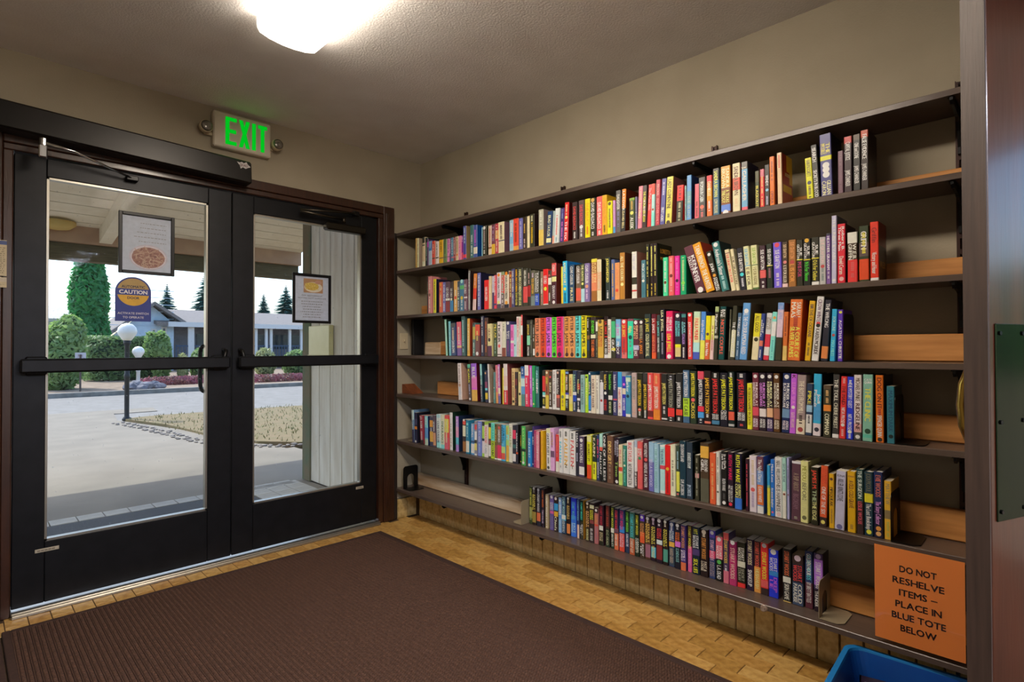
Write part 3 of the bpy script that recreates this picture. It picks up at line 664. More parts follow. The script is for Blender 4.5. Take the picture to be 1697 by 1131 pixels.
k=MB(); k.prism([(-40,18.55),(40,16.95),(40,17.15),(-40,18.75)],(0,0,GZ-.1),(1,0,0),(0,1,0),(0,0,1),.20); k.build('kerb',M_KERB)['kind']='structure'
gslab('yard',[(-40,18.7),(60,17.1),(60,60),(-40,60)],GZ-.2,GZ+.06,proc('yard_bark','a08c78','7e6a58',4))
# dry lawn with a rounded corner by the lamp post, edged with cobbles
lawn=[(2.02,11.35),(2.12,10.9),(2.35,10.0),(2.45,9.0),(2.52,8.1),(2.75,7.35),(3.1,6.9),(9,5.6),(14,6.0),(14,10.3),(8.5,10.8),(4.5,11.35),(2.6,11.5)]
la=MB().prism(lawn,(0,0,GZ-.1),(1,0,0),(0,1,0),(0,0,1),.13).build('lawn',M_DRYGRASS); la['kind']='structure'
gb=[]; rg=random.Random(11)
for i in range(2600):
    x,y=rg.uniform(2.0,9),rg.uniform(7.0,11.5)
    if x<2.02+max(0,(11.4-y))*.12 or (y<7.4 and x<2.9): continue
    a=rg.uniform(0,6.3); h=rg.uniform(.02,.06); w=.008; gb.append((x,y,a,h,w))
g=MB()
for x,y,a,h,w in gb:
    g.add([(x-w*math.cos(a),y-w*math.sin(a),GZ+.03),(x+w*math.cos(a),y+w*math.sin(a),GZ+.03),(x+.02*math.sin(a),y+.02*math.cos(a),GZ+.03+h)],[(0,1,2)])
o=g.build('grass_blades',proc('grass_blade','9b8b62','77824c',3)); tag(o,'dry grass blades on the lawn beyond the porch','grass',kind='stuff')
M_STONE=proc('cobble','9c938c','7a716a',12)
edge=[(2.0,11.0),(2.12,10.4),(2.2,9.8),(2.27,9.2),(2.32,8.6),(2.4,8.0),(2.55,7.5),(2.8,7.1),(3.15,6.85),(3.7,6.75)]
def rock_mesh(seed,sx,sy,sz,sub=1):
    bm=bmesh.new(); bmesh.ops.create_icosphere(bm,subdivisions=sub,radius=1); rr=random.Random(seed)
    for v in bm.verts: k=rr.uniform(.78,1.12); v.co=Vector((v.co.x*sx*k,v.co.y*sy*k,v.co.z*sz*k))
    return bm
stones=[]
for s in range(5):
    stones.append(MB().bm(rock_mesh(s,1,.72,.5)))
smeshes=[]
for s in stones:
    me=bpy.data.meshes.new('cobble_stone'); me.from_pydata(s.v,[],s.f); me.materials.append(M_STONE); smeshes.append(me)
bord=thing('cobble_border','border of grey cobbles between the driveway and the dry lawn','border',(0,0,0))
for i in range(len(edge)-1):
    (x0,y0),(x1,y1)=edge[i],edge[i+1]
    for q in range(5):
        t=q/5; 
        for row in range(2):
            o=bpy.data.objects.new('cobble_stone',rg.choice(smeshes)); COL.objects.link(o); o.parent=bord
            s=rg.uniform(.03,.052); o.scale=(s,s,s*.8); o.rotation_euler=(0,0,rg.uniform(0,6)); o.location=(x0+(x1-x0)*t-.06-row*.12+rg.uniform(-.03,.03),y0+(y1-y0)*t+rg.uniform(-.05,.05),GZ+.008)
# strips and mat outside the door
M_PTILE=proc('porch_tile','c9c5bd','b3afa8',9)
MB().box((.05,D+.12,-.022),(1.70,4.80,-.010),bev=.004).build('outdoor_mat',proc('outdoor_mat_fibre','58595e','3f4046',120,bump=.4,bs=260))
om=bpy.data.objects['outdoor_mat']; tag(om,'grey speckled doormat on the porch just outside the glass','mat')
pf=bpy.data.objects['porch_floor']; tm=None
xs=[(-.15+i*.152,4.815) for i in range(16)]+[(1.715+j*.152,D+.12+i*.152) for i in range(10) for j in range(3)]
for x,y in xs:
    if x+.15>2.26: continue
    if tm is None:
        tm=MB().box((.002,.002,0),(.148,.148,.011),bev=.002).build('porch_tile',M_PTILE,pf); o=tm
    else: o=copy_mesh_obj(tm,pf)
    o.location=(x,y,-.022)
# porch roof: sloping planks, rafters, fascia
YE=7.2; ZE=2.25; SL=.164
def zs(y): return ZE+SL*(YE-y)
M_SOFFIT=proc('white_soffit_paint','f4ead8','ebdfca',6); M_FASC=proc('olive_beam','6a5f43','574d36',8,stretch=(1,9,9)); M_TAN=proc('tan_board','c6a184','b8937a',8)
roof=MB().prism([(D+.15,zs(D+.15)+.19),(YE+.15,zs(YE+.15)+.19),(YE+.15,zs(YE+.15)+.30),(D+.15,zs(D+.15)+.30)],(-7,0,0),(0,1,0),(0,0,1),(1,0,0),10.2).build('roof_porch',proc('roof_shingle','7a746c','66605a',9)); roof['kind']='structure'
pc=MB().prism([(D+.15,zs(D+.15)+.165),(YE,zs(YE)+.165),(YE,zs(YE)+.185),(D+.15,zs(D+.15)+.185)],(-7,0,0),(0,1,0),(0,0,1),(1,0,0),10.2).build('ceiling_porch',mat('soffit_gap','5d5346',.9)); pc['kind']='structure'
pw=.235; y=D+.18; pm0=None
while y<YE-.05:
    m=MB().prism([(0,0),(pw-.012,-SL*(pw-.012)),(pw-.012,-SL*(pw-.012)+.014),(0,.014)],(-7,0,0),(0,1,0),(0,0,1),(1,0,0),10.2) if pm0 is None else None
    if pm0 is None: pm0=m.build('soffit_plank',M_SOFFIT,pc); o=pm0
    else: o=copy_mesh_obj(pm0,pc)
    o.location=(0,y,zs(y)+.150); y+=pw
raf=None
for x in (-5.35,-3.15,-.95,1.05,):
    if raf is None:
        raf=MB().prism([(D+.16,zs(D+.16)),(YE-.02,zs(YE-.02)),(YE-.02,zs(YE-.02)+.15),(D+.16,zs(D+.16)+.15)],(0,0,0),(0,1,0),(0,0,1),(1,0,0),.11).build('rafter',M_SOFFIT,pc); o=raf
    else: o=copy_mesh_obj(raf,pc)
    o.location=(x,0,0)
o=MB().box((-7,YE-.10,2.25),(3.2,YE-.02,2.45)).build('trim_4',M_TAN); o['kind']='structure'
o=MB().box((-7,YE-.02,2.075),(3.2,YE+.12,2.262),bev=.004).build('lintel_beam',M_FASC); o['kind']='structure'
q_=ray(95,367); t_=(ZE+SL*YE+.150-EYE)/(q_.z+SL*q_.y); pq=Vector((0,0,EYE))+q_*t_
pl=thing('porch_lamp','round pale ceiling lamp under the porch roof','lamp',(pq.x,pq.y,pq.z))
MB().lathe([(.15,0),(.15,-.03),(.10,-.07),(.02,-.085)],n=20).build('lamp_glass',proc('lamp_glass','d8bd7a','cfae66',4),pl,True)
# side wing of grooved siding with its corner post
WX=2.255
M_SIDE=proc('siding_paint','eae2d4','d8ccba',5,bump=.15,bs=40,stretch=(3,3,.5))
ws=MB().box((WX+.02,D+.15,-.03),(WX+.16,4.93,3.0)).build('wall_side',mat('siding_gap','6a5c4e',.9)); ws['kind']='structure'
y=D+.16; sb=None; k=0
while y<4.80:
    w=.2
    if sb is None: sb=MB().box((0,0,-.01),(.018,w-.010,2.95),bev=.002).build('siding_board',M_SIDE,ws); o=sb
    else: o=copy_mesh_obj(sb,ws)
    o.location=(WX+.002,y,0); y+=w
MB().box((WX-.012,4.80,-.02),(WX+.17,4.95,2.9),bev=.004).build('trim_5',proc('green_brown_post','7a6a50','5e6a4e',6))['kind']='structure'
bx=onX(531,570,WX-.03); z1,z0=onX(531,540,WX-.03).z,onX(531,600,WX-.03).z; ya,yb=onX(548,570,WX-.03).y,onX(514,570,WX-.03).y
bh=thing('brochure_holder','pale yellow clear brochure holder screwed to the porch siding','brochure holder',(0,0,0))
MB().box((WX-.045,ya,z0),(WX-.004,yb,z1),bev=.004).build('holder_body',mat('yellowed_plastic','d6cf9e',.3,0,'c8c08a',5),bh)
MB().box((WX-.052,ya-.005,z0-.004),(WX-.040,yb+.005,z0+.06),bev=.003).build('front_lip',mat('yellowed_plastic_edge','cfc690',.25),bh)
ty=onX(520,803,WX)
# ------------------------------------------------------------------ lamp posts and sign
def post_lamp(label,base,h,rp,rg_,mp):
    t=thing('post_lamp',label,'lamp',base,'globe lamp posts')
    MB().lathe([(rp*1.9,0),(rp*1.9,.03),(rp*1.1,.06),(rp,.09),(rp,h*.52),(rp*1.25,h*.53),(rp*1.25,h*.57),(rp,h*.58),(rp,h-.09),(rp*1.5,h-.06),(rp*1.5,h)],n=14).build('post',mp,t,True)
    MB().lathe([(rp*1.6,h-.005),(rg_*.6,h+.03),(rg_*.92,h+.10*rg_/.14),(rg_,h+.03+rg_*.75),(rg_*.9,h+.03+rg_*1.25),(rg_*.55,h+.03+rg_*1.65),(rg_*.1,h+.03+rg_*1.8)],n=20).build('globe',mat('white_globe','f2efe8',.35),t,True)
b0=onZ(210,697,GZ+.0)
post_lamp('tall black globe lamp post at the corner of the dry lawn',(b0.x,b0.y,GZ),1.36,.036,.145,mat('black_post_paint','1c1d22',.5))
b1=onY(229,632,19.6)
post_lamp('short white globe lamp post in front of the clipped hedge',(b1.x,b1.y,GZ+.06),max(.6,onY(229,592,19.6).z-GZ-.06),.05,.16,mat('white_post_paint','d9d7d0',.5))
b2=onY(133,640,18.9)
sgn=thing('parking_sign','white no parking sign on a thin post by the hedge','sign',(b2.x,b2.y,GZ+.05))
zc=onY(133,597,18.9).z-GZ-.05
MB().box((-.02,-.02,0),(.02,.02,zc+.15)).build('sign_post',mat('brown_post','5d5048',.7),sgn)
m=MB(); q=YAW; ex_=Vector((math.cos(q*.9),-math.sin(q*.9),0)); ez_=Vector((0,0,1)); en=ex_.cross(ez_)
m.prism([(-.14,-.2),(.14,-.2),(.14,.2),(-.14,.2)],(0,0,zc),ex_,ez_,en*-1,.006,col=lin('c8c4cc'))
for s,dz,hh,L in (('NO',.12,.07,.10),('PARKING',.03,.06,.22),('ANY TIME',-.06,.045,.2),('TOW AWAY',-.13,.045,.2)): put_text(m,s,Vector((0,0,zc+dz))+en*.012,ex_,ez_,hh,L,col=lin('8a5a68'))
put=m.build('sign_panel',M_PRINT,sgn,colattr=True,normals=False)
# ------------------------------------------------------------------ planting
def leaf_cloud(name,parent,mat_,centres,n,size,seed,shape='oval',flat=.6):
    rg2=np.random.default_rng(seed); V=[];F=[]
    tot=sum(c[3]*c[4]*c[5] for c in centres)**1.0
    for (cx,cy,cz,rx,ry,rz) in centres:
        k=max(30,int(n*(rx*ry*rz)/tot)); d=rg2.normal(size=(k,3)); d/=np.linalg.norm(d,axis=1)[:,None]; rr=rg2.uniform(.72,1.04,k)**.6
        if shape=='box': d=d/np.abs(d).max(axis=1)[:,None]*.93
        P=np.array([cx,cy,cz])+d*rr[:,None]*np.array([rx,ry,rz])
        a=rg2.normal(size=(k,3)); a/=np.linalg.norm(a,axis=1)[:,None]; nn_=d+rg2.normal(size=(k,3))*flat; b_=np.cross(nn_,a); b_/=np.linalg.norm(b_,axis=1)[:,None]; a=np.cross(b_,nn_); a/=np.linalg.norm(a,axis=1)[:,None]
        s=size*rg2.uniform(.6,1.3,k)[:,None]
        q=np.stack([P-a*s,P-b_*s*.45,P+a*s,P+b_*s*.45],1); o=len(V); V+=q.reshape(-1,3).tolist(); F+=[(o+4*i,o+4*i+1,o+4*i+2,o+4*i+3) for i in range(k)]
    me=bpy.data.meshes.new(name); me.from_pydata(V,[],F); me.update(); o=link_obj(name,me,parent,[mat_]); o['kind']='stuff'; return o
def leafmat(name,c1,c2,sc=1.5,rough=.5):
    m=proc(name,c1,c2,sc,rough=rough,lo=.3,hi=.7); t=m.node_tree; b=t.nodes['Principled BSDF']; o=t.nodes['Material Output']
    tr=t.nodes.new('ShaderNodeBsdfTranslucent'); mx=t.nodes.new('ShaderNodeMixShader'); mx.inputs[0].default_value=.45
    src=b.inputs['Base Color'].links[0].from_socket; hs=t.nodes.new('ShaderNodeHueSaturation'); hs.inputs['Value'].default_value=1.25; hs.inputs['Saturation'].default_value=1.15
    t.links.new(src,hs.inputs['Color']); t.links.new(hs.outputs[0],tr.inputs[0]); t.links.new(b.outputs[0],mx.inputs[1]); t.links.new(tr.outputs[0],mx.inputs[2]); t.links.new(mx.outputs[0],o.inputs[0]); return m
ML=[leafmat('leaf_dark','5aa864','37804a'),leafmat('leaf_mid','93ad74','5f8150'),leafmat('leaf_bright','a0b878','71935a'),leafmat('leaf_blue','4a7470','345a54'),leafmat('leaf_pale','b3b68a','7a8a58')]
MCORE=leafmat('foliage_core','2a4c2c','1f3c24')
M_BARK=proc('bark','5a4636','43342a',8)
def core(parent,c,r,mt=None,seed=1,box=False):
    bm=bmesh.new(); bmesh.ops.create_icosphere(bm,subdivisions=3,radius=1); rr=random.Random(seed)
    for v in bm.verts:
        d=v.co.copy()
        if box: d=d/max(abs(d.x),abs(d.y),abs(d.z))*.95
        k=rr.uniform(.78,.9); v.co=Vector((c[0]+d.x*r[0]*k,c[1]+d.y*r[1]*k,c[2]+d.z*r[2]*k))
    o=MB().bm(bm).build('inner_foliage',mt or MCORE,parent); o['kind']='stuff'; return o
def plant(name,label,cat,base,parts,n,size,mt,seed,shape='oval',trunk=None,group=None):
    t=thing(name,label,cat,base,group)
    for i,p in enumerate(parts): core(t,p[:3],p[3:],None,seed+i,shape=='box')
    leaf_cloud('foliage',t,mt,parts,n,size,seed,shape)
    MB().tube([(0,0,0),(0,0,trunk or parts[0][2])],.05,7).build('trunk',M_BARK,t)
    return t
def span(xa,xb,yt,yb,Y):
    a,b=onY(xa,(yt+yb)/2,Y),onY(xb,(yt+yb)/2,Y); return (a.x+b.x)/2,(b.x-a.x),onY((xa+xb)/2,yt,Y).z,onY((xa+xb)/2,yb,Y).z
GY=GZ+.06
# tall columnar cedar
x,w,zt,zb=span(112,182,400,600,27); h=zt-GY
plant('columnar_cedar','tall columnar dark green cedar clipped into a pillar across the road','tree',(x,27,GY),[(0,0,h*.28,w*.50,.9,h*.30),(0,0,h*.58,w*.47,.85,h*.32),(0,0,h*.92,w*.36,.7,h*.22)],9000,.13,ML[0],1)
# hedge
x,w,zt,zb=span(136,262,556,612,24.5)
plant('clipped_hedge','long clipped green hedge in front of the pale house','hedge',(x,24.5,GY),[(0,0,(zt-GY)/2,w/2,.6,(zt-GY)/2)],9000,.07,ML[1],2,'box')
x,w,zt,zb=span(252,282,553,610,23.2)
plant('garden_bush','bright yellow-green bush at the right end of the hedge','bush',(x,23.2,GY),[(0,0,(zt-GY)*.5,w*.55,.5,(zt-GY)*.55),(-.3,0,(zt-GY)*.7,w*.4,.4,(zt-GY)*.34)],2600,.09,ML[2],3)
x,w,zt,zb=span(58,138,528,612,20.2)
plant('garden_bush','large round glossy bush left of the hedge by the kerb','bush',(x,20.2,GY),[(0,0,(zt-GY)*.45,w*.55,.8,(zt-GY)*.5),(.2,0,(zt-GY)*.75,w*.38,.6,(zt-GY)*.3)],4200,.09,ML[2],4)
for i,(xa,xb,yt,mi,lb) in enumerate(((297,308,588,4,'small pale bush by the house steps, seen at the left pane edge'),(316,345,580,1,'rounded green bush below the porch posts of the pale house'),(423,455,579,4,'pale flowering bush below the blue railing'),(468,515,582,1,'dark green low bush beside the pale one, below the railing'))):
    x,w,zt,zb=span(xa,xb,yt,610,22.5)
    plant('garden_bush',lb,'bush',(x,22.5,GY),[(0,0,max(.3,(zt-GY)*.5),w*.52,.5,max(.3,(zt-GY)*.55))],1500,.07,ML[mi],20+i)
# heather strip
M_HEATH=leafmat('heather','9a5a72','6f5a4a')
hs=thing('heather_bed','low pinkish heather bed along the far kerb','flower bed',(0,0,GY))
cs=[]
for xx in list(range(255,345,9))+list(range(424,516,9)): p_=onY(xx,634,20.4 if xx<400 else 19.6); cs.append((p_.x,p_.y,.10,.42,.5,.16))
leaf_cloud('heather_sprigs',hs,M_HEATH,cs,5200,.05,9)
# rocks by the short lamp
rm=proc('garden_rock','8d8a90','6a6870',6)
for i,(px,py,s) in enumerate(((217,640,.20),(228,637,.24),(242,641,.22),(255,637,.20),(264,641,.17),(236,646,.15))):
    p_=onZ(px,py+3,GY); p_=onY(px,py,(18.6,19.1,18.6,19.1,18.6,18.15)[i])
    o=MB().bm(rock_mesh(40+i,s,s*.8,s*.7,2)).build('garden_rock',rm); o.location=(p_.x,p_.y,GY+s*.3)
    tag(o,'grey %s rock below the short white lamp, %s'%(['rounded','tall','angular','flat','small','squat'][i],['nearest the tall post','second from the tall post','middle of the pile','next to the far end','at the heather end','lowest in front'][i]),'rock','rocks below the short lamp')
# ------------------------------------------------------------------ houses
M_BLUE=proc('pale_blue_siding','cfe2f2','bfd6ea',4); M_ROOFH=proc('grey_roof','8d8682','77706c',14); M_TRIMH=mat('white_house_trim','dcdcdc',.6); M_DGL=mat('dark_window_glass','2b3a48',.12,0,'35485a',3); M_RAIL=mat('blue_railing','2d4a6a',.5); M_STUCCO=proc('grey_stucco','8f8f98','7c7c86',5)
hs_=thing('pale_blue_house','pale blue single-storey house with grey roof behind the hedge','house',(0,0,0))
HY=33.0
def hp(x,y,Y=HY): return onY(x,y,Y)
gl,gr=hp(243,540),hp(288,540); ap=hp(253,508); ev=hp(288,537); ez=ev.z
gx0,gx1=gl.x-2.2,gr.x
slope=(ap.z-ev.z)/(gr.x-ap.x)
gable=MB().prism([(gx0,GY),(gx1,GY),(gx1,ez),(ap.x,ap.z),(gx0,ap.z-slope*(ap.x-gx0))],(0,HY,0),(1,0,0),(0,0,1),(0,1,0),.2)
gable.build('gable_wall',M_BLUE,hs_)
pb=None
for k in range(11):
    z=.5+k*.36
    o=MB().box((gx0 if z<2.6 else ap.x-1.9,HY-.02,z),(gx1,HY,z+.03)).build('siding_line',M_BLUE,hs_) if pb is None else copy_mesh_obj(pb,hs_,(0,0,.36*k))
    pb=pb or o
for xx,ya_,yb_ in ((254,545,553),(271,542,560)):
    a,b=hp(xx-4,ya_),hp(xx+5,yb_); f=MB().box((a.x,HY-.05,b.z),(b.x,HY,a.z)).build('window',M_TRIMH,hs_); MB().box((a.x+.08,HY-.07,b.z+.08),(b.x-.08,HY-.04,a.z-.08)).build('pane',M_DGL,f)
# side wing facing the porch
EX=gx1; SX1=hp(520,540).x+10
wall=MB().box((EX,HY+1.5,GY),(SX1,HY+1.7,ez-.1)); wall.build('porch_wall',M_STUCCO,hs_)
r1=hp(343,536); e0=ez-.12
rf=MB(); rf.prism([(HY-.6,e0),(HY+5.5,e0+1.05),(HY+5.5,e0+1.2),(HY-.6,e0+.18)],(EX-.9,0,0),(0,1,0),(0,0,1),(1,0,0),SX1-EX+1)
rf.prism([(0,0),(ap.x-EX-.5,(ap.z-ez)+.15),(ap.x-EX-.5,(ap.z-ez)+.32),(0,.18)],(EX+.5,HY-.5,ez-.1),(1,0,0),(0,0,1),(0,1,0),6)
rf.prism([(ap.x-.02,ap.z+.02),(gx0-.5,ap.z-slope*(ap.x-gx0)-.2),(gx0-.5,ap.z-slope*(ap.x-gx0)),(ap.x,ap.z+.22)],(0,HY-.5,0),(1,0,0),(0,0,1),(0,1,0),6)
rf.build('roof',M_ROOFH,hs_)
MB().box((EX-.4,HY-.72,e0-.05),(SX1,HY-.58,e0+.2)).build('gutter',M_TRIMH,hs_)
po=None
for xx in (314,319,424,441,449,480,499,508,560):
    p_=hp(xx,560,HY-.4)
    if po is None: po=MB().box((-.07,-.07,GY),(.07,.07,e0)).build('porch_post',M_TRIMH,hs_); o=po
    else: o=copy_mesh_obj(po,hs_)
    o.location=(p_.x,HY-.4,0)
for a_,b_ in ((326,343),(426,439),(452,478),(483,497),(502,540)):
    a,b=hp(a_,545,HY+1.45),hp(b_,598,HY+1.45); MB().box((a.x,HY+1.42,1.1),(b.x,HY+1.5,e0-.35)).build('window',M_DGL,hs_)
rl=MB(); x0=hp(300,590).x
rl.box((EX,HY-.45,1.25),(SX1,HY-.40,1.32)); rl.box((EX,HY-.45,.35),(SX1,HY-.40,.42)); rl.build('railing_rail',M_RAIL,hs_)
rb=MB(); xx=EX
while xx<SX1: rb.box((xx,HY-.44,.35),(xx+.035,HY-.41,1.3)); xx+=.16
o=rb.build('railing_bars',M_RAIL,hs_); o['kind']='stuff'
sh=thing('garden_shed','low building with a pale metal roof left of the tall cedar','building',(0,0,0))
a,b=hp(30,522,28.5),hp(124,530,28.5)
MB().box((a.x-2,28.8,GY),(b.x-.2,31,b.z-.05)).build('shed_wall',M_BLUE,sh)
MB().prism([(28.4,b.z-.1),(31.5,b.z+.6),(31.5,b.z+.7),(28.4,b.z+.02)],(a.x-2.5,0,0),(0,1,0),(0,0,1),(1,0,0),b.x-a.x+2.6).build('shed_roof',proc('pale_metal_roof','d0cdc8','c0bdb8',3,stretch=(12,1,1)),sh)
# ------------------------------------------------------------------ conifers far behind
def conifer(px,ytop,hw,label,Y=55,seed=0,mi=3):
    top=onY(px,ytop,Y); h=top.z-GY; rgc=np.random.default_rng(seed); t=thing('far_conifer',label,'tree',(top.x,Y,GY),'conifers behind the houses')
    wx=(onY(px+hw*1.9,ytop+60,Y).x-onY(px-hw*1.9,ytop+60,Y).x)/2
    MB().tube([(0,0,0),(0,0,h*.97)],[.22,.03],7).build('trunk',M_BARK,t)
    V=[];F=[]; n=34
    for i in range(n):
        f=i/(n-1); z=h*(.30+.70*f); r=wx*1.05*(1-f)**.85+.06; kk=max(5,int(15*(1-f))+5)
        for k in range(kk):
            a=6.283*k/kk+rgc.uniform(-.3,.3); L=r*rgc.uniform(.6,1.15); dr=-.30*L*rgc.uniform(.5,1.3); w_=.16*L+.07
            ca,sa=math.cos(a),math.sin(a); o=len(V)
            for s,wd_ in ((0,.3),(.35,1),(.7,.8),(1,.1)):
                V+= [(ca*L*s-sa*w_*wd_,sa*L*s+ca*w_*wd_,z+dr*s-abs(wd_)*.08),(ca*L*s,sa*L*s,z+dr*s+.03),(ca*L*s+sa*w_*wd_,sa*L*s-ca*w_*wd_,z+dr*s-abs(wd_)*.08)]
            for s in range(3):
                q=o+s*3; F+=[(q,q+1,q+4,q+3),(q+1,q+2,q+5,q+4)]
    me=bpy.data.meshes.new('branches'); me.from_pydata(V,[],F); me.update(); o=link_obj('branches',me,t,[ML[mi]]); o['kind']='stuff'
conifer(277,472,17,'pointed blue-green conifer rising behind the pale house roof ridge',60,1)
conifer(339,456,20,'tall blue-green conifer cut by the left door glass edge',66,2)
conifer(437,488,13,'small conifer over the long roof, right glass door',62,3)
conifer(474,474,20,'larger spreading conifer over the long roof, beside the framed notice',57,4)
conifer(62,455,16,'conifer half hidden at the left edge of the glass',60,5)

hx=thing('clipped_hedge','tall leafy hedge outside the lobby side window','hedge',(9.5,-4.5,-.15))
core(hx,(0,0,1.35),(.7,6,1.5),ML[1],77,True); leaf_cloud('foliage',hx,ML[2],[(0,0,1.35,.7,6,1.45)],5000,.12,78,'box'); MB().tube([(0,0,0),(0,0,1)],.05,7).build('trunk',M_BARK,hx)
